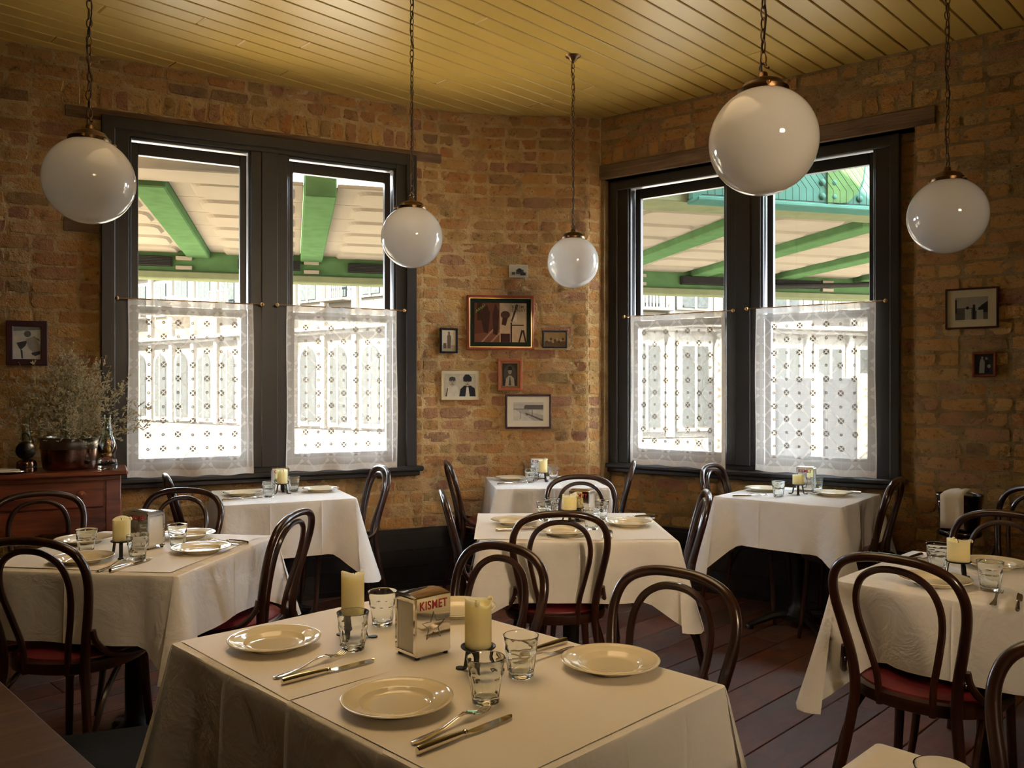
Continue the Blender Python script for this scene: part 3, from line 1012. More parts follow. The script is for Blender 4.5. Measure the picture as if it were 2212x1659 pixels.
def facade(name, label, loc, rz, x0, x1, top, cols, wall, floors):
    root = thing(name, label, 'building', loc, rz)
    mb = MB(); mb.box(x0, x1, .35, 1.6, -.3, top); obj('wall', mb, wall, root)
    for z in [f[1] for f in floors] + [top]:
        mb = MB(); mb.bbox(x0 - .1, x1 + .1, -.15, .36, z + .55, z + .72, .03); mb.bbox(x0, x1, .05, .36, z + .40, z + .55, .03)
        obj('cornice', mb, M['stonel'], root)
    x = x0 + .5
    n = 0
    while x < x1 - .6:
        for (za, zb, arch) in floors:
            w = .62
            poly = [(x - w, za), (x + w, za)]
            if arch: poly += [(x + w * math.cos(R(t)), zb - w + w * math.sin(R(t))) for t in range(0, 181, 20)]
            else: poly += [(x + w, zb), (x - w, zb)]
            k = len(poly)
            def shape(y0, y1, s):
                mb = MB(); c = (x, (za + zb) / 2)
                q = [(c[0] + (a - c[0]) * s, c[1] + (b - c[1]) * (1 - (1 - s) * .4)) for a, b in poly]
                mb.add([(a, y0, b) for a, b in q] + [(a, y1, b) for a, b in q],
                       [tuple(range(k)), tuple(range(2*k-1, k-1, -1))] + [(i, i + k, (i+1) % k + k, (i+1) % k) for i in range(k)])
                return mb
            wo = obj('window', shape(.22, .36, 1.16), M['stonel'], root)
            obj('pane', shape(.16, .23, .82), M['glassb'], wo)
            mb = MB(); mb.box(x - .04, x + .04, .12, .165, za, zb); obj('glazing_bar', mb, M['stonel'], wo)
        mb = MB(); mb.bbox(x + .85, x + 1.10, .12, .36, -.3, top, .03); obj('pilaster', mb, M['stonel'], root)
        if n % 2 == 0:
            za = floors[-1][0]
            mb = MB(); mb.bbox(x - .8, x + .8, -.35, .36, za - .15, za - .05, .02); mb.bbox(x - .8, x + .8, -.35, -.30, za + .78, za + .85, .01)
            for j in range(13): mb.box(x - .77 + j * .128 - .02, x - .77 + j * .128 + .02, -.345, -.305, za - .05, za + .78)
            obj('balcony', mb, M['stonel'], root)
        x += 1.95; n += 1
    return root
facade('building', 'sunlit cream building with arched windows behind the left lace curtains', (-9, 36, 0), R(-36.9), -18, 9, 7.3, 12, M['stone'],
       [(-.1, 3.3, True), (5.2, 6.9, False)])
facade('building', 'pale building across the street behind the right window', (9, 30, 0), R(20), -9, 14, 6.5, 8, M['stonel'], [(0, 3.0, False), (4.2, 5.6, False)])
HO = thing('street_hoarding', 'low grey hoarding with white posts behind the rightmost lace curtain', 'hoarding', (0, 0, 0), R(14.7))
mb = MB(); mb.bbox(6.2, 14, 11.6, 11.7, -.28, 1.55, .02); obj('board', mb, M['grey'], HO)
for x in (6.25, 7.1, 7.95, 8.8, 9.9):
    mb = MB(); mb.bbox(x, x + .16, 11.5, 11.6, -.28, 1.62, .01); obj('post', mb, M['stonel'], HO)


# ------------------------------------------------------------------ bentwood chairs
def make_chair():
    t = thing('bentwood_chair', 'x', 'chair')
    half = [(-.205,-.285,.0), (-.178,-.245,.18), (-.150,-.210,.38), (-.142,-.202,.47), (-.150,-.208,.56), (-.168,-.226,.65),
            (-.183,-.248,.735), (-.180,-.266,.800), (-.150,-.279,.850), (-.085,-.288,.877), (0,-.290,.884)]
    path = catmull(half + [(-x, y, z) for x, y, z in reversed(half[:-1])], 5)
    n = len(path)
    rad = [.0122 + .0035 * min(1, p.z / .45) - .0018 * max(0, min(1, (p.z - .5) / .3)) for p in path]
    mb = MB(); mb.tube(path, rad, 10); obj('back_frame', mb, M['bent'], t, True)
    half = [(-.074,-.190,.430), (-.080,-.196,.52), (-.100,-.215,.61), (-.117,-.238,.695), (-.116,-.255,.760), (-.094,-.269,.812),
            (-.050,-.277,.842), (0,-.279,.850)]
    path = catmull(half + [(-x, y, z) for x, y, z in reversed(half[:-1])], 5)
    mb = MB(); mb.tube(path, .0104, 8); obj('inner_loop', mb, M['bent'], t, True)
    def ring(rx, ry, z, sq=2.3):
        return [(rx * abs(math.cos(a)) ** (2/sq) * (1 if math.cos(a) >= 0 else -1), ry * abs(math.sin(a)) ** (2/sq) * (1 if math.sin(a) >= 0 else -1), z)
                for a in [2 * PI * i / 36 for i in range(36)]]
    def stack(rows):
        mb = MB()
        vv = sum(rows, []); k = 36
        fs = [tuple(range(k-1, -1, -1)), tuple((len(rows)-1)*k + i for i in range(k))]
        for r in range(len(rows) - 1):
            fs += [(r*k+i, r*k+(i+1) % k, (r+1)*k+(i+1) % k, (r+1)*k+i) for i in range(k)]
        mb.add(vv, fs); return mb
    obj('seat_frame', stack([ring(.192,.192,.428), ring(.206,.206,.434), ring(.209,.209,.450), ring(.206,.206,.468), ring(.194,.194,.474)]), M['bent'], t, True)
    obj('seat_pad', stack([ring(.192,.192,.470), ring(.190,.190,.480), ring(.172,.172,.491), ring(.13,.13,.497), ring(.07,.07,.500), ring(.02,.02,.501)]), M['vinyl'], t, True)
    for s in (-1, 1):
        pts = catmull([(s*.140, .140, .435), (s*.147, .150, .30), (s*.158, .163, .14), (s*.172, .180, 0)], 4)
        mb = MB(); mb.tube(pts, [.0175 - .006 * i / (len(pts) - 1) for i in range(len(pts))], 10); obj('leg', mb, M['bent'], t, True)
        pts = catmull([(s*.171, -.208, .585), (s*.178, -.198, .545), (s*.196, -.160, .500), (s*.210, -.100, .478), (s*.214, -.02, .462), (s*.210, .05, .455)], 5)
        mb = MB(); mb.tube(pts, .0105, 8); obj('hip_bracket', mb, M['bent'], t, True)
        pts = catmull([(s*.190, -.262, .10), (s*.187, -.235, .22), (s*.180, -.165, .34), (s*.165, -.06, .415), (s*.150, .02, .428)], 5)
        mb = MB(); mb.tube(pts, .0095, 8); obj('brace', mb, M['bent'], t, True)
        mb = MB(); mb.lathe([(.007, 0), (.007, .003), (.003, .005)], 10)
        mb.v = [(s*.168 + s*z, -.205 + y, .545 + x) for x, y, z in mb.v]
        obj('bolt', mb, M['steel'], t, True)
    return t
CH = make_chair(); ch_used = []
def chair(x, y, face, label):
    """x, y: middle of the top rail; face: direction the sitter looks, degrees"""
    a = R(face)
    f = Vector((math.cos(a), math.sin(a)))
    o = Vector((x, y)) + f * .29
    return place_copy(CH, ch_used, (o.x, o.y, 0), a - PI/2, label, 'bentwood cafe chairs')
KIDS[CH] = list(CH.children)
for c_ in [
    (-.02, 2.53, 226, 'bentwood chair at the front table, behind the napkin holder and candles'),
    (.433, 2.172, 226, 'bentwood chair at the front table beside its rightmost plate'),
    (.188, 3.196, 92, 'bentwood chair with its back to us at the centre table'),
    (-.325, 3.86, 8, 'bentwood chair seen from the side at the left of the centre table'),
    (.905, 3.86, 172, 'bentwood chair seen from the side at the right of the centre table'),
    (.375, 4.56, 268, 'bentwood chair between the centre table and the corner table'),
    (-.43, 5.50, 12, 'bentwood chair at the left of the corner table, against the picture wall'),
    (.800, 5.46, 172, 'bentwood chair at the right of the corner table'),
    (-.80, 5.13, 208, 'bentwood chair at the right end of the left window table'),
    (-1.92, 4.62, 28, 'bentwood chair between the sideboard and the left window table'),
    (-1.55, 3.95, 268, 'bentwood chair behind the napkin holder of the left table'),
    (-2.17, 3.82, 300, 'bentwood chair in front of the sideboard drawer, leftmost at the back'),
    (-1.53, 2.62, 84, 'large bentwood chair with its back to us at the left table'),
    (-.825, 3.22, 171, 'bentwood chair seen from the side at the right end of the left table'),
    (1.25, 5.24, -37, 'bentwood chair at the left of the right window table'),
    (2.05, 4.42, 143, 'bentwood chair at the right of the right window table'),
    (1.07, 2.35, 44, 'large bentwood chair with its back to us at the right table'),
    (1.90, 3.20, 222, 'bentwood chair behind the right table, in front of the ice bucket'),
    (1.10, 1.53, 228, 'bentwood chair cut off by the right edge, nearest the camera'),
    (2.54, 4.02, 200, 'bentwood chair cut off by the right edge, below the small pictures'),
]:
    chair(*c_)

# ------------------------------------------------------------------ tables, cloths, paper
TZ = .748
def table(cx, cy, w, l, deg, label, twin=False):
    t = thing('dining_table', label, 'table', (cx, cy, 0), R(deg), 'cafe tables')
    mb = MB(); mb.bbox(-w/2 + .004, w/2 - .004, -l/2 + .004, l/2 - .004, TZ - .030, TZ, .004); obj('table_top', mb, M['darkoak'], t)
    for oy in ((-l/4, l/4) if twin else (0,)):
        mb = MB(); mb.lathe([(.11, TZ - .05), (.11, TZ - .03)], 16, (0, oy, 0)); obj('top_plate', mb, M['iron'], t)
        mb = MB(); mb.lathe([(.085, .045), (.085, .075), (.060, .10), (.040, .125), (.036, .16), (.036, TZ - .05)], 16, (0, oy, 0)); obj('column', mb, M['iron'], t, True)
        for k in range(4):
            a = R(45 + 90 * k)
            mb = MB()
            pts = catmull([(math.cos(a) * r, oy + math.sin(a) * r, z) for r, z in ((.05, .075), (.14, .07), (.22, .045), (.29, .022))], 4)
            mb.tube(pts, [.026 - .010 * i / (len(pts)-1) for i in range(len(pts))], 8)
            mb.lathe([(.026, 0), (.026, .012), (.016, .024)], 10, (math.cos(a) * .29, oy + math.sin(a) * .29, 0))
            obj('foot', mb, M['iron'], t, True)
    return t

def cloth(cx, cy, w, l, deg, drop, label, seed, creases=(0.0,), tips=(1, 1, 1, 1)):
    rnd = random.Random(seed)
    ph = [rnd.uniform(0, 6.28) for _ in range(12)]
    hx, hy = w / 2 + .003, l / 2 + .003
    cor = [(hx, -hy), (hx, hy), (-hx, hy), (-hx, -hy)]
    ring = []          # base point, out normal, nearness to a corner, wave, tip
    for k in range(4):
        a, b = Vector(cor[k]), Vector(cor[(k+1) % 4])
        d = (b - a); L = d.length; d.normalize(); nrm = Vector((d.y, -d.x))
        ss = sorted(set([round(.012 + (L - .024) * (.5 - .5 * math.cos(PI * i / 26)), 4) for i in range(27)] +
                        [round(L * (.5 + c) + e, 4) for c in creases for e in (-.010, -.003, 0, .003, .010)]))
        prev = Vector(cor[k-1]); d0 = (a - prev).normalized(); n0 = Vector((d0.y, -d0.x))
        for j in range(-3, 4):                       # round the corner
            f = (j + 3) / 6
            nn = (n0 * (1 - f) + nrm * f).normalized()
            ring.append((a - (n0 + nrm) * .010 + nn * .010, nn, 1.0 - .03 * abs(j), 0.0, tips[k], k, 0))
        for s in ss:
            c0_, c1_ = math.exp(-(s / .075) ** 2), math.exp(-((L - s) / .075) ** 2)
            near = max(c0_, c1_)
            dent = -.030 * (math.exp(-((s - .125) / .05) ** 2) * tips[k] + math.exp(-((L - s - .125) / .05) ** 2) * tips[(k+1) % 4])
            wave = .007 * math.sin(s * 13 + ph[k]) + .004 * math.sin(s * 29 + ph[k + 4]) + dent
            cr = sum(.0045 * max(0, 1 - abs(s - L * (.5 + c)) / .004) for c in creases)
            tp = tips[k] if c0_ > c1_ else tips[(k+1) % 4]
            diag = nrm - d if c0_ > c1_ else nrm + d
            nn = (nrm + (diag.normalized() - nrm) * near * .9).normalized()
            ring.append((a + d * s, nn, near, wave, tp, k, cr))
    n = len(ring)
    rows = [0.0, .012, .06, .15, .27, .4, .54, .68, .82, 1.0]
    mb = MB()
    for r in rows:
        for (p, nn, near, wave, tp, k, cr) in ring:
            dp = drop * (1 + .45 * near * tp) + .006 * math.sin(k * 2 + ph[8]) 
            out = .004 * min(1, r * 40) + .010 * r + wave * (r ** .8) + near * min(tp, 1.15) * (.115 * r ** 1.15) * drop / .3 + cr * min(1, r * 8)
            q = p + nn * out
            mb.v.append((q.x, q.y, -(r * dp) if r > 0 else 0.0))
    for i in range(len(rows) - 1):
        for j in range(n):
            j2 = (j + 1) % n
            mb.f.append(((i+1)*n + j, (i+1)*n + j2, i*n + j2, i*n + j)); mb.m.append(0)
    mb.f.append(tuple(range(n))); mb.m.append(0)
    me = mb.mesh('tablecloth', M['cloth'], 60)
    o = link(bpy.data.objects.new('tablecloth', me))
    o.location = (cx, cy, TZ + .006); o.rotation_euler = (0, 0, R(deg))
    return tag(o, label, 'tablecloth', 'white tablecloths')

def paper(cx, cy, w, l, deg, label, seed, curl=.004):
    rnd = random.Random(seed)
    mb = MB(); nx = 14
    ph = [rnd.uniform(0, 6.28) for _ in range(4)]
    for iy in range(nx + 1):
        for ix in range(nx + 1):
            f, g = ix / nx - .5, iy / nx - .5
            e = max(abs(f), abs(g)) * 2
            z = .0012 + max(0, e - .75) * curl * (1 + math.sin(f * 7 + g * 9 + ph[0])) + .0004 * math.sin(f * 11 + ph[1]) * math.sin(g * 8 + ph[2]) * e
            mb.v.append((f * w, g * l, z))
    for iy in range(nx):
        for ix in range(nx):
            q = iy * (nx + 1) + ix
            mb.f.append((q, q+1, q+nx+2, q+nx+1)); mb.m.append(0)
    o = obj('paper_sheet', mb, M['paper'], None, 'all')
    o.location = (cx, cy, TZ + .0062); o.rotation_euler = (0, 0, R(deg))
    return tag(o, label, 'paper cover', 'butcher paper table covers')

table(-.187, 1.847, .67, 1.07, 45, 'pedestal table under the front cloth, nearest the camera', True)
cloth(-.187, 1.847, .68, 1.08, 45, .30, 'white cloth on the large front table, nearest the camera', 1, (0.0, -.24, .27))
dn = Vector((math.cos(R(135)), math.sin(R(135))))
paper(-.187 + dn.x * .270, 1.847 + dn.y * .270, .655, .525, 43.5, 'paper sheet on the far half of the front table, under the leftmost plate', 1, .0018)
paper(-.187 - dn.x * .258, 1.847 - dn.y * .258, .665, .535, 45, 'paper sheet on the near half of the front table', 2, .0018)
table(-1.42, 3.14, .77, .75, -8.5, 'pedestal table under the left cloth, in front of the sideboard')
cloth(-1.42, 3.14, .78, .76, -8.5, .232, 'white cloth on the left table, in front of the sideboard', 2, (0.0,))
paper(-1.425, 3.14, .70, .69, -8.0, 'paper sheet covering the left table, in front of the sideboard', 3, .007)
table(-1.335, 4.825, .69, .69, 25, 'pedestal table under the cloth by the left window')
cloth(-1.335, 4.825, .70, .70, 25, .292, 'white cloth on the small table by the left window', 3, (-.17, .22), (1.2, .7, .7, .8))
table(.262, 3.70, .78, .76, 1, 'pedestal table under the centre cloth')
cloth(.262, 3.70, .79, .77, 1, .246, 'white cloth on the centre table', 4, (0.0,), (.95, .7, .7, .6))
paper(-.01, 3.72, .30, .70, 1, 'narrow paper sheet on the left of the centre table', 4, .003)
paper(.43, 3.72, .42, .72, 2, 'paper sheet on the right of the centre table', 5, .003)
table(.212, 5.475, .69, .69, 7, 'pedestal table under the cloth below the pictures')
cloth(.212, 5.475, .70, .70, 7, .25, 'white cloth on the corner table below the pictures', 5, (0.0,), (.7, .2, .3, 1.5))
table(1.642, 4.786, .69, .69, -39, 'pedestal table under the cloth by the right window')
cloth(1.642, 4.786, .70, .70, -39, .255, 'white cloth on the small table by the right window', 6, (-.12,), (.9, .8, .7, 1.65))
table(1.515, 2.645, .68, .69, 45, 'pedestal table under the right cloth, below the ice bucket')
cloth(1.515, 2.645, .69, .70, 45, .235, 'white cloth on the right table, behind the large right chair', 7, (0.0,), (.8, .8, 1.7, .9))
table(.623, .936, .68, .69, 44, 'pedestal table under the cloth at the bottom right corner')
cloth(.623, .936, .69, .70, 44, .28, 'white cloth at the bottom right corner of the picture', 8)
paper(.623, .936, .665, .675, 44, 'paper sheet on the table at the bottom right corner', 6)

TOP = TZ + .0078
# ------------------------------------------------------------------ plates
def make_plate():
    mb = MB()
    mb.lathe([(.0005, .0052), (.050, .0050), (.060, .0056), (.0655, .0085), (.0700, .0138), (.0725, .0150), (.090, .0180), (.0985, .0198), (.1000, .0208), (.1055, .0218), (.1075, .0210), (.1070, .0195),
              (.092, .0155), (.076, .0105), (.066, .004), (.062, .0), (.055, .0), (.053, .0028), (.0005, .003)], 56, cap0=False, cap1=False)
    mb.v = [(x, y, z) for x, y, z in mb.v]
    mb.f = [tuple(reversed(f)) for f in mb.f]
    me = mb.mesh('plate', M['plate'], 'all')
    o = link(bpy.data.objects.new('dinner_plate', me)); tag(o, 'x', 'plate'); return o
PL = make_plate(); pl_used = []
for x, y, lab in [
    (-.560, 1.966, 'cream plate on the front table, leftmost of its four'),
    (-.219, 1.587, 'cream plate on the front table, nearest the camera'),
    (.214, 1.812, 'cream plate on the front table, rightmost of its four'),
    (-.150, 2.250, 'cream plate on the front table, half hidden by the napkin holder'),
    (-1.512, 2.925, 'cream plate on the left table behind the large chair back'),
    (-1.160, 3.110, 'cream plate at the right end of the left table'),
    (-1.325, 3.410, 'cream plate behind the napkin holder on the left table'),
    (-1.690, 3.290, 'cream plate at the far left of the left table'),
    (-1.545, 4.775, 'cream plate on the left of the left window table'),
    (-1.140, 4.965, 'cream plate on the right of the left window table'),
    (.010, 3.756, 'cream plate on the left of the centre table'),
    (.211, 3.480, 'cream plate at the near side of the centre table, behind the chair loop'),
    (.520, 3.717, 'cream plate on the right of the centre table'),
    (-.010, 5.585, 'cream plate on the left of the corner table'),
    (1.500, 4.985, 'cream plate on the left of the right window table'),
    (1.840, 4.770, 'cream plate on the right of the right window table'),
    (1.314, 2.590, 'cream plate on the right table framed by the large chair back'),
    (1.640, 2.840, 'cream plate on the right table behind the candle'),
]:
    place_copy(PL, pl_used, (x, y, TOP), random.uniform(0, 6), lab, 'cream dinner plates')

# ------------------------------------------------------------------ faceted tumblers
def make_glass():
    def mod(a, z):
        k = max(0, min(1, (z - .006) / .008)) * max(0, min(1, (.056 - z) / .006))
        u = (a * 9 / (2 * PI)) % 1.0
        return 1 - .080 * k * math.sin(PI * u)
    mb = MB()
    outer = [(.0005, 0), (.0235, 0), (.0265, .0015), (.0272, .008), (.0284, .016), (.0305, .030), (.0325, .044), (.0340, .052), (.0346, .056), (.0338, .060), (.0345, .068), (.0362, .080), (.0374, .0865)]
    inner = [(.0378, .0878), (.0372, .0882), (.0362, .0868), (.0345, .078), (.0326, .064), (.0312, .052), (.0286, .036), (.0262, .020), (.0240, .0125), (.018, .0105), (.0005, .0100)]
    mb.lathe(outer + inner, 54, cap0=False, cap1=False, mod=mod)
    me = mb.mesh('tumbler', M['glass'], 'all')
    o = link(bpy.data.objects.new('glass_tumbler', me)); tag(o, 'x', 'glass'); return o
GL = make_glass(); gl_used = []
for x, y, lab in [
    (-.051, 1.613, 'faceted tumbler on the front table, in front of the right candle'),
    (.019, 1.756, 'faceted tumbler on the front table, right of the right candle'),
    (-.370, 1.938, 'faceted tumbler on the front table, in front of the left candle'),
    (-.333, 2.140, 'faceted tumbler on the front table, behind the left candle and beside the napkin holder'),
    (-1.578, 3.090, 'faceted tumbler on the left table, leftmost of its three'),
    (-1.333, 2.966, 'faceted tumbler on the left table, in front of the napkin holder'),
    (-1.285, 3.200, 'faceted tumbler on the left table, right of the napkin holder'),
    (-1.368, 4.690, 'faceted tumbler on the left window table, in front of the candle'),
    (-1.300, 4.960, 'faceted tumbler on the left window table, right of the candle'),
    (.190, 3.960, 'faceted tumbler on the centre table, left of the candle at the back'),
    (.150, 3.850, 'faceted tumbler on the centre table, left of the candle at the front'),
    (.416, 3.890, 'faceted tumbler on the centre table, right of the napkin holder'),
    (.345, 3.606, 'faceted tumbler on the centre table, nearest the chair loop'),
    (.118, 5.430, 'faceted tumbler on the corner table, left of the candle'),
    (.280, 5.650, 'faceted tumbler on the corner table, right of the candle'),
    (1.505, 4.705, 'faceted tumbler on the right window table, left of the candle'),
    (1.790, 4.890, 'faceted tumbler on the right window table, right of the candle'),
    (1.430, 2.800, 'faceted tumbler on the right table, left of the candle'),
    (1.440, 2.510, 'faceted tumbler on the right table, right of the candle'),
    (.590, 1.140, 'faceted tumbler at the bottom right corner, cut off by the frame'),
]:
    place_copy(GL, gl_used, (x, y, TOP), random.uniform(0, 6), lab, 'faceted glass tumblers')

# ------------------------------------------------------------------ cutlery (tip along +x, middle at the origin)
def make_fork():
    t = thing('fork', 'x', 'fork')
    def h(x):  # height of the stem along the fork
        return .004 + .011 * math.exp(-((x - .028) / .035) ** 2) - .003 * max(0, (x - .03) / .07)
    mb = MB()
    st = [(-.098, .0052), (-.094, .0085), (-.080, .0090), (-.055, .0070), (-.02, .0042), (.010, .0035), (.030, .0050), (.038, .0095), (.046, .0115), (.052, .0118)]
    for x, w in st:
        th = .0022 if x > -.02 else .0030
        mb.v += [(x, -w, h(x)), (x, 0, h(x) + th * .6), (x, w, h(x)), (x, 0, h(x) - th)]
    for i in range(len(st) - 1):
        for k in range(4):
            a, b = i*4 + k, i*4 + (k+1) % 4
            mb.f.append((a, a + 4, b + 4, b)); mb.m.append(0)
    mb.f += [(0, 1, 2, 3), tuple(len(st)*4 - 4 + k for k in (3, 2, 1, 0))]; mb.m += [0, 0]
    obj('handle', mb, M['steel'], t, 50)
    for k in range(4):
        y = -.0092 + k * .00613
        mb = MB(); pts = [(x, y * (1 - .06 * (x - .05) / .05), h(x) + .010 * max(0, (x - .072) / .03) ** 2) for x in (.050, .062, .075, .088, .099)]
        mb.tube(pts, [.0021, .0020, .0018, .0015, .0008], 6)
        obj('tine', mb, M['steel'], t, True)
    return t
def make_knife():
    t = thing('table_knife', 'x', 'knife')
    mb = MB()
    mb.tube(catmull([(-.112, 0, .0075), (-.109, 0, .0075), (-.08, 0, .0078), (-.04, 0, .0074), (-.012, 0, .0068)], 4),
            [.0035, .0055, .0066, .0074, .0078, .0080, .0081, .0081, .0081, .0080, .0078, .0076, .0074, .0070, .0066, .0062, .0058], 10, flat=.8)
    obj('handle', mb, M['steel'], t, True)
    mb = MB(); mb.lathe([(.003, -.005), (.0062, -.002), (.0066, .001), (.0050, .005)], 10)
    mb.v = [(z - .006, x, y + .0066) for x, y, z in mb.v]; obj('bolster', mb, M['steel'], t, True)
    mb = MB()
    bl = [(-.004, -.0045, .0045), (.012, -.0085, .0062), (.05, -.0092, .0066), (.085, -.0088, .0062), (.104, -.0060, .0055), (.112, .0010, .0035)]
    for x, a, b in bl: mb.v += [(x, a, .0040), (x, b, .0040), (x, b, .0062), (x, a, .0046)]
    for i in range(len(bl) - 1):
        for k in range(4):
            p, q = i*4 + k, i*4 + (k+1) % 4
            mb.f.append((p, q, q + 4, p + 4)); mb.m.append(0)
    mb.f += [(3, 2, 1, 0), tuple(len(bl)*4 - 4 + k for k in range(4))]; mb.m += [0, 0]
    obj('blade', mb, M['steel'], t)
    return t
FK, KN = make_fork(), make_knife(); fk_used, kn_used = [], []
KIDS[FK] = list(FK.children); KIDS[KN] = list(KN.children)
for i, (tx, ty, hx, hy, kx, ky, lx, ly, wh) in enumerate([
    (-.381, 1.900, -.497, 1.734, -.311, 1.849, -.464, 1.709, 'beside the leftmost plate on the front table'),
    (-.041, 1.575, -.174, 1.410, -.003, 1.531, -.152, 1.381, 'beside the nearest plate on the front table'),
    (.000, 1.810, .146, 1.949, -.03, 1.845, .122, 1.980, 'behind the rightmost tumbler on the front table'),
    (-1.352, 2.955, -1.372, 2.760, -1.285, 2.960, -1.325, 2.760, 'in front of the napkin holder on the left table'),
    (-1.235, 3.315, -1.060, 3.235, -1.22, 3.350, -1.04, 3.255, 'behind the right plate on the left table'),
    (-1.440, 4.660, -1.560, 4.560, -1.410, 4.625, -1.545, 4.520, 'on the left of the left window table'),
    (.130, 3.640, -.06, 3.600, .140, 3.600, -.06, 3.560, 'on the left of the centre table'),
    (.395, 3.560, .370, 3.370, .420, 3.560, .400, 3.370, 'at the near side of the centre table, right of the plate'),
    (.480, 3.860, .66, 3.900, .470, 3.895, .66, 3.940, 'at the back right of the centre table'),
    (.060, 5.420, -.08, 5.330, .080, 5.385, -.07, 5.290, 'on the left of the corner table'),
    (1.430, 4.760, 1.280, 4.740, 1.430, 4.720, 1.270, 4.690, 'on the left of the right window table'),
    (1.850, 4.975, 2.02, 4.870, 1.860, 4.940, 2.00, 4.835, 'behind the right plate of the right window table'),
    (1.445, 2.470, 1.345, 2.330, 1.480, 2.430, 1.390, 2.290, 'in front of the right tumbler on the right table'),
    (1.385, 2.900, 1.50, 2.990, 1.34, 2.900, 1.46, 3.000, 'at the back left of the right table'),
]):
    a = math.atan2(ty - hy, tx - hx)
    place_copy(FK, fk_used, ((tx + hx)/2, (ty + hy)/2, TOP), a, 'steel dinner fork ' + wh, 'dinner forks')
    a = math.atan2(ky - ly, kx - lx)
    place_copy(KN, kn_used, ((kx + lx)/2, (ky + ly)/2, TOP), a, 'steel table knife ' + wh, 'table knives')

# ------------------------------------------------------------------ candles on tripod stands
def stand(x, y, rz, label):
    t = thing('candle_stand', label, 'candle holder', (x, y, TOP), rz, 'black candle stands')
    mb = MB(); mb.lathe([(.002, .054), (.034, .054), (.0375, .057), (.0375, .0595), (.036, .0595), (.033, .0565), (.002, .0565)], 24); obj('dish', mb, M['iron'], t, True)
    for k in range(3):
        a = 2 * PI * k / 3
        c, s = math.cos(a), math.sin(a)
        w = Vector((-s, c, 0)) * .0065
        mb = MB()
        pts = [(.020, .0545), (.026, .048), (.030, .020), (.033, .008), (.038, .0035), (.052, .0030)]
        for r, z in pts:
            for sg, dz in ((-1, 0), (1, 0), (1, -.003), (-1, -.003)):
                mb.v.append((c * r + w.x * sg + (c * .003 if dz else 0) * 0, s * r + w.y * sg, z + (dz if r > .034 else 0) ) if r > .034 else
                            (c * (r + (dz * -1)) + w.x * sg, s * (r + (dz * -1)) + w.y * sg, z))
        for i in range(len(pts) - 1):
            for q in range(4):
                a0, b0 = i*4 + q, i*4 + (q+1) % 4
                mb.f.append((a0, b0, b0 + 4, a0 + 4)); mb.m.append(0)
        mb.f += [(3, 2, 1, 0), tuple(len(pts)*4 - 4 + q for q in range(4))]; mb.m += [0, 0]
        mb.lathe([(.010, 0), (.010, .0035), (.002, .004)], 12, (c * .050, s * .050, 0))
        obj('leg', mb, M['iron'], t)
    return t
def candle(x, y, r, h, seed, label, curl=.5):
    rnd = random.Random(seed)
    p = [rnd.uniform(0, 6.28) for _ in range(4)]
    t = thing('pillar_candle', label, 'candle', (x, y, TOP + .0572), rnd.uniform(0, 6), 'cream pillar candles')
    mb = MB(); seg = 40
    rim = lambda a: h * (1 + .055 * math.sin(a + p[0]) + .035 * math.sin(2*a + p[1])) + .010 * curl * max(0, math.cos(a - p[2])) ** 6
    prof = [(.96, 0.0, 0), (1.0, .003, 0), (1.0, .35, 1), (1.0, .75, 1), (1.005, .93, 1), (1.02, .985, 1), (.97, 1.0, 1), (.88, .975, 1), (.70, .90, 1), (.4, .875, 1), (.1, .87, 1)]
    for (rr, zz, m) in prof:
        for k in range(seg):
            a = 2 * PI * k / seg
            top = rim(a) if zz > .5 else h
            z = zz if m == 0 else zz * top
            if rr < .9 and m: z = zz * (h * .95 + (top - h) * .4 * rr)
            q = rr * r * (1 + (.05 * curl * max(0, math.cos(a - p[2])) ** 8 if .9 < zz else 0))
            mb.v.append((q * math.cos(a), q * math.sin(a), z))
    for i in range(len(prof) - 1):
        for k in range(seg):
            k2 = (k + 1) % seg
            mb.f.append((i*seg+k, i*seg+k2, (i+1)*seg+k2, (i+1)*seg+k)); mb.m.append(0)
    mb.f += [tuple(range(seg-1, -1, -1)), tuple((len(prof)-1)*seg + k for k in range(seg))]; mb.m += [0, 0]
    obj('wax', mb, M['wax'], t, 'all')
    mb = MB(); mb.tube([(0, 0, h * .80), (.001, 0, h * .80 + .012), (.005, .001, h * .80 + .020)], .0011, 6); obj('wick', mb, M['wick'], t)
    for k in range(int(curl * 3)):                       # wax curled over the rim
        a = p[2] + rnd.uniform(-.5, .5) + k * 2.3
        c, s = math.cos(a), math.sin(a)
        mb = MB(); mb.tube(catmull([(c*r*.93, s*r*.93, h*.99), (c*r*1.05, s*r*1.05, h*1.03), (c*r*1.14, s*r*1.14, h*1.0), (c*r*1.09, s*r*1.09, h*.955)], 4), .0042, 8)
        obj('wax_curl', mb, M['wax'], t, True)
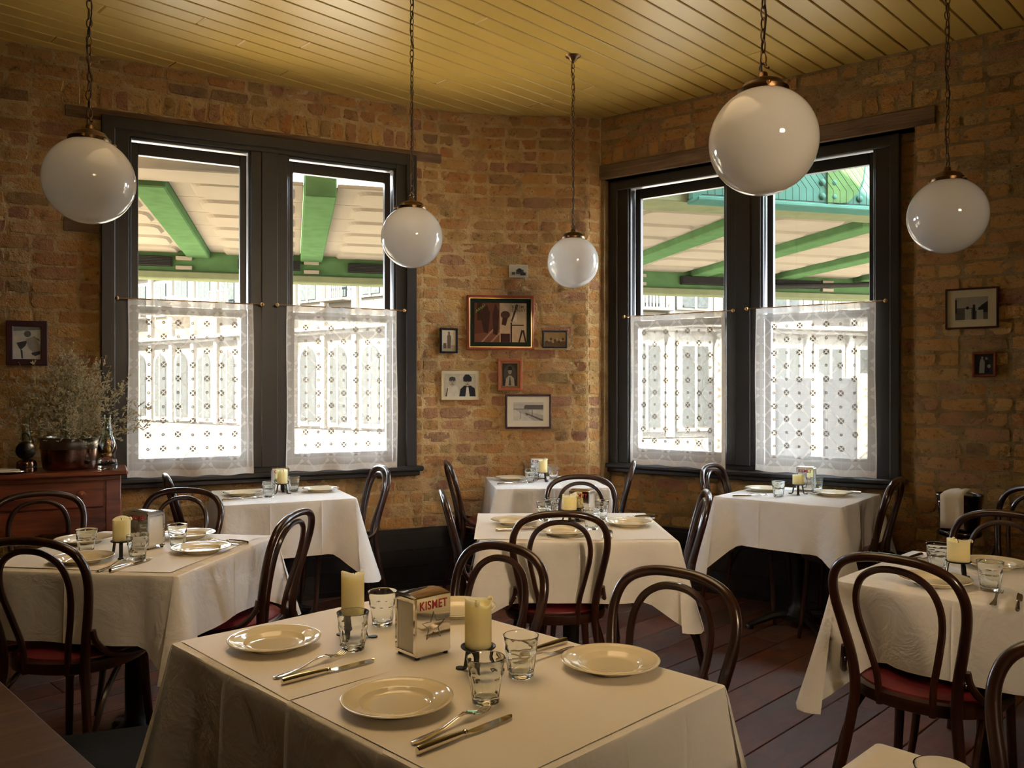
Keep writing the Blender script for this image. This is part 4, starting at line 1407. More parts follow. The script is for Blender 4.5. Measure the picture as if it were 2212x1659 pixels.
for i, (x, y, r, h, cl, rz, where) in enumerate([
    (-.386, 2.020, .0275, .104, .3, .3, 'the front table, behind the leftmost tumbler'),
    (-.072, 1.775, .0285, .098, .8, 2.5, 'the front table, right of the napkin holder'),
    (-1.415, 3.020, .0300, .080, .4, .9, 'the left table, beside its napkin holder'),
    (-1.340, 4.860, .0300, .078, .4, 1.7, 'the left window table'),
    (.262, 3.800, .0330, .064, 1.0, .5, 'the centre table'),
    (.205, 5.510, .0290, .085, .5, 1.0, 'the corner table below the pictures'),
    (1.655, 4.820, .0310, .055, .7, .2, 'the right window table'),
    (1.425, 2.660, .0330, .066, .7, .6, 'the right table'),
]):
    stand(x, y, rz, 'black iron tripod candle stand on ' + where)
    candle(x, y, r, h, 40 + i, ['tall', 'tall curled', 'half burnt', 'torn topped', 'squat curled', 'slender', 'stubby melted', 'short wide'][i] + ' cream pillar candle on ' + where, cl)

# ------------------------------------------------------------------ chrome napkin holders
def lettering(text, size, mat, parent, loc, rot, name='lettering', ext=.0004, align='CENTER', sx=1.0):
    cu = bpy.data.curves.new(name, 'FONT')
    cu.body = text; cu.size = size; cu.extrude = ext; cu.align_x = align; cu.align_y = 'CENTER'; cu.offset = size * .012; cu.space_character = 1.10
    tmp = link(bpy.data.objects.new(name, cu))
    me = bpy.data.meshes.new_from_object(tmp.evaluated_get(bpy.context.evaluated_depsgraph_get()))
    bpy.data.objects.remove(tmp, do_unlink=True)
    me.name = name; me.materials.clear(); me.materials.append(mat)
    o = link(bpy.data.objects.new(name, me), parent)
    o.location = loc; o.rotation_euler = rot; o.scale = (sx, 1, 1)
    return o
def make_holder():
    t = thing('napkin_holder', 'x', 'napkin holder')
    w, d, h = .047, .039, .138          # half width along x (napkins come out at +-x), half depth, height
    mb = MB()
    mb.bbox(-w, w, -d - .002, -d, .006, h, .0008); mb.bbox(-w, w, d, d + .002, .006, h, .0008)
    mb.bbox(-w, w, -d, d, .006, .010, .0008)
    rf = [(-d - .002, h - .001), (-d, h + .002), (-d * .5, h + .0055), (0, h + .007), (d * .5, h + .0055), (d, h + .002), (d + .002, h - .001)]
    mb.add([(-w, y, z) for y, z in rf] + [(w, y, z) for y, z in rf], [(i, i + 7, i + 8, i + 1) for i in range(6)] + [tuple(range(7)), tuple(range(13, 6, -1))])
    obj('case', mb, M['chrome'], t, 30)
    for s in (-1, 1):
        mb = MB()
        mb.bbox(s*w - .0025, s*w + .0025, -d - .001, -d + .008, .010, h, .001); mb.bbox(s*w - .0025, s*w + .0025, d - .008, d + .001, .010, h, .001)
        mb.bbox(s*w - .003, s*w + .004, -d, d, h - .012, h - .002, .001); mb.bbox(s*w - .003, s*w + .004, -d, d, .008, .016, .001)
        obj('lip', mb, M['chrome'], t)
        mb = MB()
        for k in range(6):
            x = s * (w - .004 - k * .006)
            mb.bbox(x - .0026, x + .0026, -d + .003, d - .003, .012, h - .014 - (k % 2) * .002, .0008)
        obj('napkins', mb, M['napkin'], t)
        lt_ = lettering('KISMET', .0275, M['red'], t, (0, s * (d + .0024), h - .020), (R(90), 0, 0 if s < 0 else PI))
        lt_.scale.x = .076 / lt_.dimensions.x if lt_.dimensions.x > .001 else .72
        star = []
        for k in range(10):
            rr = .033 if k % 2 == 0 else .0135
            a = PI/2 + PI * k / 5
            star.append((rr * math.cos(a), s * (d + .0024), .070 + rr * math.sin(a)))
        mb = MB(); mb.tube(star, .0012, 5, closed=True); obj('star_outline', mb, M['pewter'], t, True)
        for s2 in (-1, 1):
            mb = MB(); mb.lathe([(.005, 0), (.006, .003), (.005, .007)], 10, (s * (w - .008), s2 * (d - .006), 0)); obj('rubber_foot', mb, M['black'], t)
    return t
HO_ = make_holder(); ho_used = []
KIDS[HO_] = list(HO_.children)
for x, y, deg, lab in [
    (-.205, 1.915, 42, 'chrome napkin holder on the front table, nearest the camera'),
    (-1.395, 3.190, -28, 'chrome napkin holder on the left table, in front of the sideboard'),
    (-1.385, 4.975, 20, 'chrome napkin holder on the left window table'),
    (.325, 3.86, -26, 'chrome napkin holder on the centre table behind a squat candle'),
    (.180, 5.690, -6, 'chrome napkin holder on the corner table below the pictures'),
    (1.770, 5.010, -32, 'chrome napkin holder on the right window table'),
]:
    place_copy(HO_, ho_used, (x, y, TOP), R(deg), lab, 'chrome napkin holders')

# ------------------------------------------------------------------ globe pendant lamps
def make_lamp():
    t = thing('pendant_lamp', 'x', 'lamp')       # origin at the centre of the globe
    Rg = .15
    mb = MB()
    prof = [(Rg * math.cos(R(-90 + a)), Rg * math.sin(R(-90 + a))) for a in range(1, 155, 4)]
    mb.lathe([(max(r, .0006), z) for r, z in prof], 56, cap0=True, cap1=False)
    obj('globe', mb, M['opal'], t, 'all')
    mb = MB()
    mb.lathe([(.067, .128), (.070, .134), (.0695, .146), (.064, .150), (.058, .156), (.052, .165), (.036, .172), (.018, .176), (.013, .182), (.012, .192), (.007, .196)], 32, cap0=False)
    obj('gallery', mb, M['bronze'], t, 50)
    for k in range(3):
        a = 2 * PI * k / 3 + .4
        c, s = math.cos(a), math.sin(a)
        mb = MB(); mb.tube([(c*.062, s*.062, .139), (c*.083, s*.083, .139)], .0028, 8)
        mb.lathe([(.003, -.004), (.006, -.002), (.006, .002), (.003, .004)], 10, (c*.084, s*.084, .139))
        obj('thumb_screw', mb, M['brass'], t, True)
    mb = MB(); mb.tube(catmull([(0, 0, .194), (.010, 0, .200), (.012, 0, .212), (.004, 0, .221), (-.008, 0, .216), (-.011, 0, .206), (-.020, 0, .202)], 4), .0032, 8)
    obj('hook', mb, M['bronze'], t, True)
    return t
lm = MB()
lp = [(0, .0088 * math.cos(a), .0185 * math.sin(a)) for a in [2 * PI * i / 16 for i in range(16)]]
lm.tube([(x, y * (1.0 if abs(z) < .012 else .95), z) for x, y, z in lp], .0024, 6, closed=True)
LINK = lm.mesh('link', M['bronze'], 'all')
LAMP = make_lamp(); lamp_used = []
KIDS[LAMP] = list(LAMP.children)
for x, y, z, sc, lab in [
    (-1.476, 2.91, 2.090, 1.0, 'white opal globe pendant lamp at the far left, in front of the left window frame'),
    (-.489, 4.07, 2.105, .985, 'white opal globe pendant lamp beside the left window, second from left'),
    (.357, 4.87, 2.105, .97, 'white opal globe pendant lamp over the corner table, smallest and farthest'),
    (.707, 2.345, 2.058, 1.005, 'largest white opal globe pendant lamp, in front of the right window'),
    (1.745, 3.34, 2.057, .98, 'white opal globe pendant lamp at the far right, in front of the brick pier'),
]:
    o = place_copy(LAMP, lamp_used, (x, y, z), random.uniform(0, 6), lab, 'globe pendant lamps')
    rr = random.Random(int(z * 1000) + int(x * 100))
    L = CEIL - z
    mb = MB(); mb.tube([(.006 * math.sin(i * 1.1), .006 * math.cos(i * .9), .19 + (L - .19) * i / 26) for i in range(27)], .0026, 6)
    ch = obj('chain', mb, M['iron'], o, True)
    zz, k = .236, 0
    while zz < L - .035:
        q = link(bpy.data.objects.new('link', LINK), ch)
        q.location = (rr.uniform(-.0015, .0015), rr.uniform(-.0015, .0015), zz)
        q.rotation_euler = (rr.uniform(-.12, .12), 0, (PI/2 if k % 2 else 0) + rr.uniform(-.35, .35))
        zz += .0315; k += 1
    mb = MB(); mb.lathe([(.006, L - .036), (.013, L - .033), (.019, L - .024), (.024, L - .014), (.042, L - .006), (.046, L - .001)], 28, cap1=False); obj('ceiling_rose', mb, M['bronze'], o, True)
    o['size'] = sc
    o.scale = (1, 1, 1)

# ------------------------------------------------------------------ pictures on the walls
def inks(*cols):
    return [simple('print_ink', c, .75, var=.10, vs_=30, spec=.12) for c in cols]
M['photo'] = simple('photo_paper', (.55, .50, .40), .75, var=.08, vs_=20, spec=.12)
def picture(path, u0, u1, v0, v1, fw, fcol, mat_w, mat_col, shapes, cols, label, off=-.016, tilt=0.0, glass=True, inner=None, name='framed_picture', cat='picture'):
    uc, vc = (u0 + u1) / 2, (v0 + v1) / 2
    sa, sb = path.s_of(u0, off), path.s_of(u1, off)
    z0, z1 = path.z_of(uc, v1, off), path.z_of(uc, v0, off)
    x, y, a = path.at((sa + sb) / 2, off)
    w, h = sb - sa, z1 - z0
    t = thing(name, label, cat, (x, y, (z0 + z1) / 2), a, 'pictures on the brick walls')
    t.rotation_euler = (0, tilt, a)
    W, H = w / 2, h / 2
    fm = simple('frame_finish', fcol, .42, var=.2, vs_=25, coat=.05, spec=.25)
    if fw > 0:
        mb = MB()
        mb.bbox(-W, W, -.012, .010, H - fw, H, .003); mb.bbox(-W, W, -.012, .010, -H, -H + fw, .003)
        mb.bbox(-W, -W + fw, -.0118, .010, -H, H, .003); mb.bbox(W - fw, W, -.0118, .010, -H, H, .003)
        obj('frame', mb, fm, t)
        if inner:
            i0 = fw - .001; b = .006
            mb = MB()
            mb.bbox(-W + i0, W - i0, -.009, .004, H - i0 - b, H - i0, .001); mb.bbox(-W + i0, W - i0, -.009, .004, -H + i0, -H + i0 + b, .001)
            mb.bbox(-W + i0, -W + i0 + b, -.0088, .004, -H + i0, H - i0, .001); mb.bbox(W - i0 - b, W - i0, -.0088, .004, -H + i0, H - i0, .001)
            obj('slip', mb, simple('slip_finish', inner, .3, .6), t)
    mb = MB(); mb.box(-W + fw * .8, W - fw * .8, -.002, .008, -H + fw * .8, H - fw * .8)
    obj('mount', mb, simple('mount_board', mat_col, .8, var=.04, spec=.1), t)
    pw, ph = W - fw - mat_w, H - fw - mat_w
    if isinstance(mat_w, tuple): pass
    mm = [M['photo']] + inks(*cols)
    mb = MB(); mb.box(-pw, pw, -.0034, -.002, -ph, ph)
    for i, (ci, poly) in enumerate(shapes):
        mb.mi = ci
        yy = -.0034 - .00012 * (i + 1)
        mb.add([(-pw + 2*pw*px, yy, -ph + 2*ph*pz) for px, pz in poly], [tuple(range(len(poly)))])
    mb.mi = 0
    obj('print', mb, mm, t)
    return t, pw, ph
def disc(cx, cy, rx, ry, n=14): return [(cx + rx * math.cos(2*PI*i/n), cy + ry * math.sin(2*PI*i/n)) for i in range(n)]
def rect(a, b, c, d): return [(a, c), (b, c), (b, d), (a, d)]
full = rect(0, 1, 0, 1)

picture(WC, 1100, 1140, 572, 599, 0, (.5,.5,.5), .006, (.60,.56,.46),
        [(1, rect(0,1,0,.42)), (2, rect(.35,.8,.2,.62)), (3, disc(.55,.55,.14,.2)), (2, rect(.1,.3,.15,.4)), (3, rect(.6,.92,.1,.35))],
        [(.42,.39,.31), (.10,.09,.07), (.05,.045,.04)], 'small unframed photograph pinned up, topmost of the pictures', off=-.012, name='photograph', cat='photograph')
t, pw, ph = picture(WC, 1009, 1154, 638, 756, .019, (.26,.050,.022), .036, (.020,.028,.022),
        [(1, full), (2, rect(0,.48,0,1)), (3, [(0,.0),(.48,.0),(.48,.32),(0,.20)]), (4, [(.12,.0),(.16,.0),(.42,.38),(.38,.38)]), (4, [(.30,0),(.34,0),(.48,.2),(.48,.26)]),
         (5, [(.18,.25),(.26,.22),(.30,.75),(.24,.95),(.16,.9),(.12,.62)]), (5, [(.36,.2),(.44,.18),(.47,.8),(.40,.98),(.34,.7)]), (5, rect(.05,.14,.55,1)),
         (6, disc(.59,.70,.09,.10)), (5, [(.52,.45),(.60,.42),(.64,.62),(.54,.64)]), (5, rect(.50,.68,.0,.22)), (7, [(.70,.55),(.82,.50),(.80,.98),(.72,.98)]),
         (6, [(.70,.55),(.72,.50),(.84,.95),(.80,.98)]), (5, [(.84,.0),(.87,.0),(.93,.30),(.90,.32)]), (5, [(.97,.0),(1,.0),(.95,.32),(.92,.30)]), (6, rect(.72,.95,.42,.45)), (5, rect(.69,.72,0,.5))],
        [(.46,.33,.19), (.13,.045,.025), (.20,.075,.04), (.36,.20,.12), (.055,.022,.015), (.08,.04,.025), (.55,.43,.27)],
        'large framed brown magazine cover with black mount and gilt slip', inner=(.55,.40,.12))
M['ink'] = simple('sepia_ink', (.16, .09, .05), .6); M['scribble'] = simple('green_pen', (.20, .42, .03), .5)
lettering('BİLİM', .030, M['ink'], t, (pw * .66, -.0062, ph * .80), (R(90), 0, 0), sx=1.0)
lettering('SANAT', .030, M['ink'], t, (pw * .70, -.0062, ph * .62), (R(90), 0, 0), sx=1.0)
mb = MB()
mb.tube(catmull([(-pw*.95 + i * .0068, -.0060, ph * (.55 + .034 * i) + (.011 if i % 2 else -.008)) for i in range(10)], 4), .0009, 4)
obj('signature', mb, M['scribble'], t)
picture(WC, 951, 989, 709, 763, .013, (.012,.012,.014), .003, (.5,.42,.3),
        [(1, full), (2, rect(0,1,0,.28)), (3, [(.38,.12),(.62,.12),(.66,.72),(.56,.82),(.44,.82),(.36,.72)]), (3, disc(.50,.88,.09,.07)), (4, rect(.08,.3,.12,.38))],
        [(.62,.52,.36), (.40,.31,.20), (.15,.10,.06), (.12,.08,.05)], 'small black framed sepia photograph of a standing person, left of the magazine cover')
picture(WC, 1172, 1226, 714, 752, .012, (.010,.010,.012), .002, (.3,.22,.12),
        [(1, full), (2, rect(0,1,0,.35))] + [(3 if i % 2 else 4, disc(.12 + .095*i, .42 + .1*((i*7) % 3 - 1), .055, .10, 8)) for i in range(9)],
        [(.36,.25,.12), (.15,.095,.05), (.46,.33,.17), (.09,.06,.04)], 'small black framed sepia group photograph, right of the magazine cover')
picture(WC, 953, 1036, 799, 865, .006, (.42,.30,.13), .022, (.62,.55,.40),
        [(1, full), (2, [(.02,0),(.46,0),(.42,.40),(.32,.48),(.16,.48),(.06,.38)]), (3, disc(.24,.64,.11,.20)), (4, [(.13,.70),(.35,.70),(.33,.84),(.24,.88),(.15,.84)]),
         (5, [(.46,0),(1,0),(.97,.36),(.84,.48),(.62,.48),(.50,.32)]), (3, disc(.73,.64,.10,.19)), (5, [(.60,.66),(.86,.66),(.87,.84),(.78,.97),(.66,.97),(.59,.84)]),
         (6, [(.66,0),(.80,0),(.76,.42),(.70,.42)]),
         (5, rect(.18,.22,.655,.68)), (5, rect(.26,.30,.655,.68)), (4, rect(.225,.255,.58,.61)), (4, rect(.20,.28,.53,.55)), (4, rect(.16,.23,.695,.71)), (4, rect(.25,.32,.695,.71)),
         (5, rect(.67,.71,.645,.67)), (5, rect(.75,.79,.645,.67)), (4, rect(.715,.745,.57,.60)), (4, rect(.69,.77,.52,.54)), (4, [(.02,.0),(.06,.0),(.10,.36),(.07,.38)])],
        [(.47,.42,.31), (.58,.52,.39), (.40,.33,.23), (.07,.06,.05), (.02,.02,.022), (.55,.49,.37)], 'gilt framed double portrait photograph with a pale mount')
picture(WC, 1075, 1128, 775, 844, .018, (.33,.075,.022), .016, (.30,.15,.07),
        [(1, full), (2, disc(.5,.55,.42,.42)), (3, [(.18,0),(.82,0),(.76,.34),(.58,.46),(.42,.46),(.24,.34)]), (4, disc(.5,.66,.12,.14)), (5, [(.36,.70),(.64,.70),(.62,.84),(.5,.90),(.38,.84)]), (5, rect(.43,.47,.66,.68)), (5, rect(.53,.57,.66,.68)), (2, rect(.46,.54,.575,.59)), (2, rect(.485,.515,.61,.63)), (2, [(.40,.02),(.60,.02),(.52,.40),(.48,.40)])],
        [(.035,.030,.026), (.07,.06,.048), (.36,.31,.24), (.33,.28,.21), (.02,.018,.015)], 'orange wood framed oval portrait photograph')
picture(WC, 1092, 1191, 852, 926, .014, (.045,.012,.012), .042, (.74,.70,.60),
        [(1, rect(0,1,.55,1)), (2, full), (3, rect(0,1,.62,.80)), (1, rect(0,1,.80,1)), (4, rect(.0,.36,.66,.92)), (3, rect(.38,1,.70,.86)), (5, [(0,0),(.7,0),(.05,.62),(0,.60)]),
         (3, [(.36,.42),(.42,.44),(1,.06),(1,0),(.92,0)]), (5, [(.5,.5),(1,.3),(1,.55),(.6,.6)]), (3, rect(.42,.50,.30,.38)), (3, rect(.62,.64,.2,.6)), (3, rect(.22,.235,.1,.5))],
        [(.55,.53,.48), (.42,.40,.36), (.12,.11,.10), (.48,.46,.42), (.58,.56,.51)], 'dark framed street photograph with wide white mount, lowest of the pictures')
picture(WL, 13, 103, 693, 789, .034, (.040,.010,.012), .0, (.5,.46,.38),
        [(1, full), (2, [(0,.86),(1,.92),(1,1),(0,1)]), (3, [(.12,.50),(.52,.58),(.45,.42),(.30,.30),(.22,.33)]), (4, [(.45,.62),(.78,.72),(.98,.42),(.98,.20),(.82,.10),(.55,.36)]),
         (5, disc(.52,.78,.13,.10)), (3, [(.66,.20),(.98,.26),(.98,.16),(.8,.10),(.68,.14)]), (3, [(.26,.32),(.34,.26),(.36,.02),(.30,.02)]), (5, [(.70,.72),(.74,.70),(.96,.55),(.94,.62)])],
        [(.50,.47,.39), (.22,.20,.17), (.05,.05,.055), (.30,.27,.22), (.12,.11,.10)], 'dark framed black and white picture above the dried flowers', off=-.020)
picture(WR, 2042, 2157, 622, 710, .010, (.060,.018,.014), .040, (.46,.38,.22),
        [(1, full), (2, rect(0,1,0,.38)), (3, [(.62,.3),(.80,.62),(1,.80),(1,.3)]), (2, rect(0,.62,.36,.52)), (4, rect(.30,.50,.0,.48)), (4, rect(.66,.86,.0,.42)), (3, rect(.54,.62,0,.55)),
         (3, disc(.38,.52,.05,.07)), (3, disc(.58,.60,.04,.06)), (3, disc(.76,.48,.05,.07)), (3, rect(0,.05,.3,.9))],
        [(.26,.23,.16), (.085,.075,.055), (.022,.02,.018), (.28,.25,.18)], 'framed group photograph with yellowed mount on the right brick pier', off=-.016)
picture(WR, 2100, 2152, 760, 814, .012, (.22,.050,.022), .003, (.1,.08,.06),
        [(1, full), (2, [(.22,.05),(.52,.05),(.54,.62),(.44,.78),(.32,.78),(.26,.6)]), (3, [(.52,.05),(.80,.05),(.78,.66),(.60,.70)]), (2, disc(.64,.80,.07,.07)), (2, disc(.40,.84,.06,.06)), (2, disc(.78,.40,.1,.1))],
        [(.028,.026,.026), (.22,.20,.16), (.012,.012,.014)], 'small orange wood framed wedding photograph, lower on the right brick pier')

# ------------------------------------------------------------------ sideboard and what stands on it
SB = Straight(*WL.at(0)[:2], 26.4)
sbR = WL.s_of(277, -.43)
sx0, sx1 = sbR - 1.45, sbR
t = thing('sideboard', 'red cedar sideboard with two knobbed drawers and a scalloped apron by the left wall', 'sideboard', (WL.o.x, WL.o.y, 0), WL.a)
D0, D1 = -.43, -.03
mb = MB(); mb.bbox(sx0, sx1, D0, D1 + .01, .893, .920, .008); obj('top', mb, M['cedar'], t)
a0, a1 = sx0 + .035, sx1 - .035
mb = MB(); mb.bbox(a0, a1, D0 + .03, D1, .868, .893, .004)
mb.bbox(a0 + .05, a1 - .05, D0 + .05, D1, .59, .868, .003); obj('body', mb, M['cedar'], t)
for s in (a0, a1 - .075):
    for d in (D0 + .03, D1 - .08):
        mb = MB(); mb.bbox(s, s + .075, d, d + .075, .56, .87, .004)
        mb.lathe([(.034, .56), (.036, .545), (.026, .53), (.034, .50), (.030, .35), (.024, .18), (.030, .16), (.022, .14), (.028, .08), (.018, 0)], 16, (s + .0375, d + .0375, 0))
        obj('leg', mb, M['cedar'], t, 40)
dm = (a0 + a1) / 2
for (p, q) in ((a0 + .085, a1 - .085),):
    mb = MB(); mb.bbox(p, q, D0 + .036, D0 + .05, .725, .862, .004); dr = obj('drawer', mb, M['cedar'], t)
    for f in (.09, .50, .91):
        c = q - (q - p) * (1 - f) if False else p + (q - p) * f
        k = MB(); k.lathe([(.009, 0), (.010, .010), (.022, .016), (.025, .024), (.022, .032), (.010, .037)], 18)
        k.v = [(c + x, D0 + .036 - z, .795 + y) for x, y, z in k.v]
        obj('knob', k, M['cedar'], dr, True)
mb = MB()
p, q = a0 + .075, a1 - .075
poly = [(p, .715)]
n = 60
edge = []
for i in range(n + 1):
    f = i / n
    lob = abs(math.sin(f * PI * 5))
    edge.append((p + (q - p) * f, .635 - .050 * lob ** .7))
pts = [(p, .715), (q, .715)] + list(reversed(edge))
k = len(pts)
vv = [(x, D0 + .040, z) for x, z in pts] + [(x, D0 + .058, z) for x, z in pts]
fs = [(i, i + k, (i+1) % k + k, (i+1) % k) for i in range(k)]
mb.add(vv, fs)
top_ = [(p + (q - p) * i / n, .715) for i in range(n + 1)]
b0 = len(mb.v)
mb.add([(x, D0 + .040, z) for x, z in edge] + [(x, D0 + .040, z) for x, z in top_], [(i, i + 1, n + 1 + i + 1, n + 1 + i) for i in range(n)])
obj('apron', mb, M['cedar'], t)
def sb_at(u, d):           # a point on the sideboard, d metres out from the wall
    s = WL.s_of(u, -d); x, y, a = WL.at(s, -d); return x, y
SZ = .920
x, y = sb_at(150, .22)
t = thing('copper_pot', 'round tarnished copper pot holding dried flowers on the sideboard', 'pot', (x, y, SZ), .4)
mb = MB(); mb.lathe([(.100, 0), (.122, .004), (.132, .02), (.138, .06), (.141, .112), (.142, .118), (.136, .118), (.132, .06), (.125, .012), (.01, .010)], 40, cap1=False); obj('body', mb, M['copper'], t, 50)
mb = MB(); mb.lathe([(.1425, .116), (.146, .120), (.144, .150), (.150, .172), (.155, .176), (.155, .180), (.148, .180), (.139, .150), (.138, .118)], 40, cap0=False, cap1=False); obj('rim_band', mb, M['pewter'], t, 50)

# dried flowers
random.seed(5)
t = thing('dried_flowers', 'bushy dried grey green flowers standing in the copper pot', 'flowers', (x, y, SZ + .12))
st, bl = MB(), MB()
FO = Vector((x, y, 0)); FN = Vector((WL.n.x, WL.n.y, 0)); FD = (Vector((x, y)) - WL.o).dot(WL.n)
def clear(p):            # bent forward where the wall is in the way
    d = FD + Vector(p).dot(FN) + .035
    return Vector(p) - FN * d if d > 0 else Vector(p)
def twig(mbx, a, b, r): 
    a, b = clear(a), clear(b)
    d = (b - a); n = d.orthogonal().normalized(); m_ = d.cross(n).normalized()
    mbx.add([a + n*r, a - n*r*.5 + m_*r*.87, a - n*r*.5 - m_*r*.87, b], [(0,1,3), (1,2,3), (2,0,3)])
def blossom(p, d, s):
    n = d.orthogonal().normalized(); n.rotate(Matrix.Rotation(random.uniform(0, 6.28), 3, d)); m_ = d.cross(n)
    p = clear(p)
    q = p + d * s * 1.6
    bl.mi = random.choice((0, 0, 1))
    bl.add([p, p + n*s*.5 + d*s*.6, q, p - n*s*.5 + d*s*.6, p + m_*s*.5 + d*s*.7, p - m_*s*.5 + d*s*.7], [(0,1,2), (0,2,3), (0,4,2), (0,2,5)])
for i in range(145):
    az = random.uniform(0, 2*PI); lean = abs(random.gauss(0, .55))
    lean = min(lean, 1.1)
    d = Vector((math.cos(az) * math.sin(lean), math.sin(az) * math.sin(lean) * .75, math.cos(lean)))
    # keep clear of the wall behind
    if d.dot(Vector((WL.n.x, WL.n.y, 0))) > .25: d -= Vector((WL.n.x, WL.n.y, 0)) * (d.dot(Vector((WL.n.x, WL.n.y, 0))) - .22)
    d.normalize()
    L = random.uniform(.36, .60) * (1 - .10 * lean)
    p = Vector((d.x * .09, d.y * .09, random.uniform(-.05, .02)))
    segs = 7
    for k in range(segs):
        f = k / segs
        q = p + d * L / segs + Vector((random.gauss(0, .004), random.gauss(0, .004), -.002 * k * lean))
        twig(st, p, q, .0012 * (1.2 - f))
        if k >= 2:
            for b in range(3):
                bd = (d + Vector((random.gauss(0, .75), random.gauss(0, .75), random.gauss(.1, .55)))).normalized()
                bl_ = random.uniform(.03, .085) * (1.1 - .5 * f)
                e = p + bd * bl_
                twig(st, p, e, .0007)
                for m_i in range(random.randint(7, 12)):
                    g = random.uniform(.25, 1.0)
                    sd = (bd + Vector((random.gauss(0, .7), random.gauss(0, .7), random.gauss(.15, .6)))).normalized()
                    blossom(p + bd * bl_ * g, sd, random.uniform(.0040, .0078))
        p = q
    for m_i in range(9):
        blossom(p - d * random.uniform(0, .05), (d + Vector((random.gauss(0, .6), random.gauss(0, .6), random.gauss(0, .5)))).normalized(), random.uniform(.003, .006))
o = obj('stems', st, simple('dry_stem', (.24, .22, .09), .8, var=.3), t); o['kind'] = 'stuff'
o = obj('blossoms', bl, [simple('dry_blossom', (.56, .50, .31), .85, var=.35, vs_=30), simple('dry_blossom', (.60, .50, .38), .85, var=.3, vs_=30)], t); o['kind'] = 'stuff'

def oil_lamp(u, d, s, label, dark):
    x, y = sb_at(u, d)
    t = thing('oil_lamp', label, 'oil lamp', (x, y, SZ), 0, 'glass oil lamps')
    mb = MB(); mb.lathe([(r*s, z*s) for r, z in ((.040, 0), (.050, .004), (.052, .018), (.049, .030), (.052, .045), (.048, .060), (.030, .072), (.016, .076))], 28); obj('fuel_bowl', mb, M['lampglass'] if not dark else M['copper'], t, True)
    mb = MB(); mb.lathe([(r*s, z*s) for r, z in ((.0525, .026), (.0535, .030), (.0525, .035))], 28, cap0=False, cap1=False); obj('band', mb, M['iron'], t, True)
    mb = MB(); mb.lathe([(r*s, z*s) for r, z in ((.016, .074), (.022, .080), (.022, .092), (.014, .098), (.020, .112), (.016, .128), (.004, .138))], 20); obj('burner', mb, M['brass'], t, True)
    mb = MB()
    pr = [(.022, .098), (.030, .112), (.040, .135), (.042, .150), (.037, .172), (.027, .200), (.020, .235), (.017, .275), (.0185, .315)]
    mb.lathe([(r*s, z*s) for r, z in pr] + [((r - .0016)*s, z*s) for r, z in reversed(pr)], 28, cap0=False, cap1=False); obj('chimney', mb, M['lampglass'], t, True)
    mb = MB(); mb.lathe([(.046*s, 0), (.050*s, .003), (.049*s, .006), (.04*s, .008), (.002, .011)], 24)
    dirw = Vector((WL.n.x, WL.n.y, 0)); tx = Vector((WL.d.x, WL.d.y, 0)) 
    base = dirw * .055 * s if not dark else -dirw * .052 * s
    mb.v = [tuple(base + tx * vx + Vector((0, 0, .125 * s + vy)) + dirw * (.0 - vz)) for vx, vy, vz in mb.v]
    obj('reflector', mb, M['copper'] if not dark else M['bucket'], t, True)
    if dark:
        mb = MB(); mb.tube(catmull([(-.02, 0, .17), (-.015, -.01, .20), (0, -.012, .21), (.015, -.01, .20), (.02, 0, .17)], 4), .002, 6); obj('hanging_loop', mb, M['iron'], t)
oil_lamp(232, .335, .96, 'clear glass oil lamp with green bowl beside the lace curtain', False)
oil_lamp(57, .30, .95, 'dark oil lamp with round reflector, left of the copper pot', True)
x, y = sb_at(8, .30)
t = thing('serving_tray', 'steel tray at the left end of the sideboard', 'tray', (x, y, SZ), WL.a)
mb = MB(); mb.lathe([(.002, .003), (.10, .003), (.125, .010), (.128, .010), (.128, .013), (.10, .006), (.002, .006)], 32); obj('dish', mb, M['steel'], t, True)
mb = MB(); mb.lathe([(.010, -.012), (.012, 0), (.010, .012)], 10); mb.v = [(.135 + z * .6, y_, .014 + x_) for x_, y_, z in mb.v]; obj('handle', mb, M['steel'], t, True)
x, y = sb_at(5, .29)
t = tag(obj('folded_napkin', (lambda m_: (m_.bbox(-.12, .10, -.07, .07, 0, .007, .003), m_.bbox(-.11, .085, -.06, .06, .007, .014, .003), m_.tube([(.085, -.06, .007), (.085, .06, .007)], .007, 8), m_)[-1])(MB()), M['linen2']), 'folded linen napkin lying on the steel tray', 'napkin')
t.location = (x, y, SZ + .0062); t.rotation_euler = (0, 0, WL.a + .1)

# ------------------------------------------------------------------ ice bucket on its stand
bx_, by_ = 2.31, 4.30
t = thing('ice_bucket', 'dark steel ice bucket with ring handles against the right brick pier', 'ice bucket', (bx_, by_, .64), R(20))
mb = MB(); mb.lathe([(.080, 0), (.090, .006), (.096, .06), (.102, .12), (.107, .172), (.112, .178), (.110, .182), (.102, .176), (.094, .06), (.086, .012), (.002, .010)], 36, cap1=False); obj('body', mb, M['bucket'], t, 50)
for s in (-1, 1):
    mb = MB(); mb.lathe([(.010, 0), (.012, .006), (.006, .012)], 10); mb.v = [(s * (.106 + z), y, .150 + x) for x, y, z in mb.v]; obj('lug', mb, M['steel'], t, True)
    mb = MB(); mb.tube([(s * .120, .020 * math.cos(a), .135 + .020 * math.sin(a)) for a in [2*PI*i/18 for i in range(18)]], .0035, 8, closed=True); obj('ring_handle', mb, M['steel'], t, True)
t = thing('bucket_stand', 'dark steel stand under the ice bucket', 'stand', (bx_, by_, 0))
mb = MB(); mb.lathe([(.098, .612), (.103, .618), (.103, .632), (.098, .638), (.086, .638), (.086, .612)], 32, cap0=False, cap1=False); obj('ring', mb, M['bucket'], t, 40)
mb = MB(); mb.lathe([(.09, .606), (.09, .612)], 24); mb.lathe([(.014, .02), (.014, .61)], 12); obj('pole', mb, M['bucket'], t)
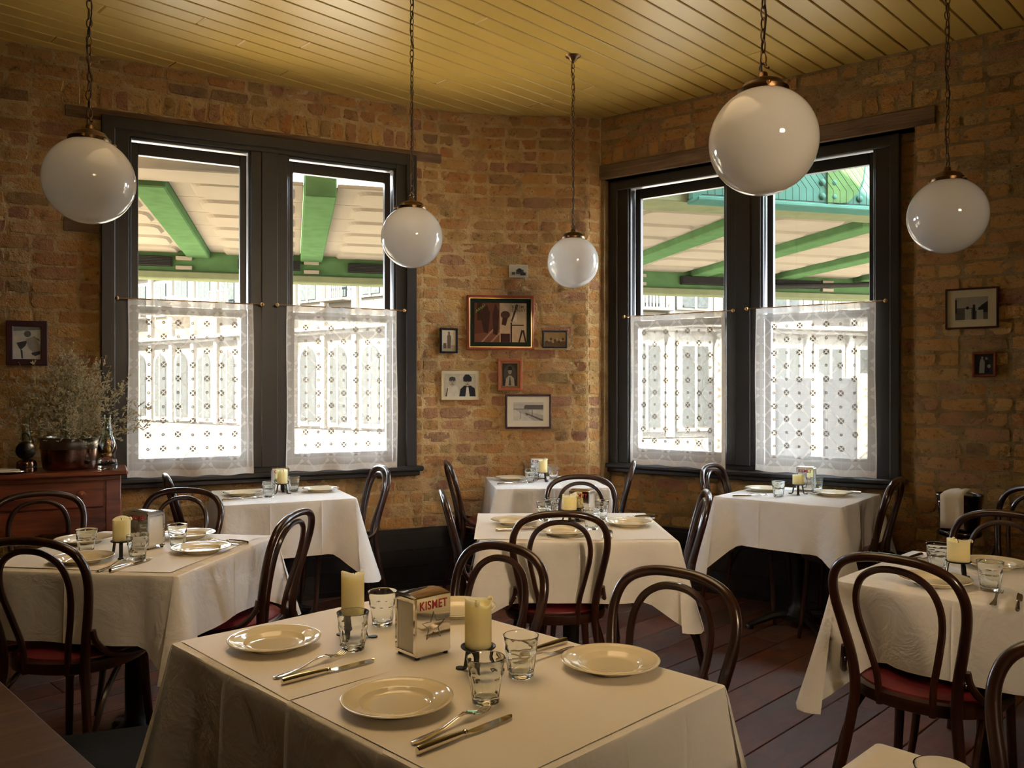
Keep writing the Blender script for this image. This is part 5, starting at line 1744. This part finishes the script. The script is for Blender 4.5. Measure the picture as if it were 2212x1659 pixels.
mb = MB(); mb.lathe([(.15, 0), (.15, .01), (.03, .03), (.014, .04)], 28); obj('base', mb, M['bucket'], t, 40)
mb = MB()
pr = [(-.118, .02), (-.119, .06), (-.118, .11), (-.1165, .16), (-.115, .186), (-.100, .196), (-.05, .199), (.02, .199), (.07, .196)]
for i, (yy, zz) in enumerate(pr):
    w = .052 if i < 5 else .052 - .004 * (i - 4)
    sh = .012 * max(0, i - 4)
    for f in (0, .25, .5, .75, 1):
        bulge = .004 * math.sin(f * PI * 3)
        mb.v.append((-.035 - w + 2 * w * f + sh, yy - (bulge if i < 5 else 0), zz + (bulge if i >= 5 else 0)))
for i in range(len(pr) - 1):
    for k in range(4):
        q = i*5 + k; mb.f.append((q, q+1, q+6, q+5)); mb.m.append(0)
o = obj('folded_napkin', mb, M['linen2'], None, 'all'); so = o.modifiers.new('t', 'SOLIDIFY'); so.thickness = .007; so.offset = 1
o.location = (bx_, by_, .64); o.rotation_euler = (0, 0, R(-28)); tag(o, 'cream linen napkin draped over the ice bucket', 'napkin')

# ------------------------------------------------------------------ wooden counter and bench, bottom left
t = thing('wooden_counter', 'dark wooden counter top with a worn edge in the bottom left corner', 'counter', (-.86, 1.54, 0), R(-45))
mb = MB(); mb.bbox(-.75, .75, -.55, 0, .715, .75, .007); obj('top', mb, M['darkoak'], t)
for s in (-.68, .60):
    mb = MB(); mb.bbox(s, s + .08, -.50, -.42, 0, .715, .006); obj('leg', mb, M['darkoak'], t)
mb = MB(); mb.bbox(-.66, .66, -.14, -.11, .60, .715, .004); obj('apron', mb, M['darkoak'], t)
t = thing('bench_seat', 'black padded bench with rounded corner between the counter and the front table', 'bench', (-1.02, 2.06, 0), R(20))
mb = MB()
poly = []
for (cx, cy, a0) in ((.12, .10, 0), (-.36, .10, 90), (-.36, -.16, 180), (.12, -.16, 270)):
    poly += [(cx + .04 * math.cos(R(a0 + q)), cy + .04 * math.sin(R(a0 + q))) for q in (0, 22, 45, 68, 90)]
mb.prism(poly, .36, .455); n = len(poly)
mb.add([(a, b, .455) for a, b in poly] + [(a * .95 - .006, b * .93, .468) for a, b in poly], [(i, (i+1) % n, n + (i+1) % n, n + i) for i in range(n)] + [tuple(range(n, 2*n))])
obj('seat_pad', mb, M['leather'], t, 40)
mb = MB(); mb.tube([(a * 1.002, b * 1.002, .456) for a, b in poly], .004, 6, closed=True); obj('piping', mb, M['leather'], t, True)
for (lx, ly) in ((.10, .08), (-.34, .08), (.10, -.14), (-.34, -.14)):
    mb = MB(); mb.bbox(lx - .02, lx + .02, ly - .02, ly + .02, 0, .36, .003); obj('leg', mb, M['iron'], t)
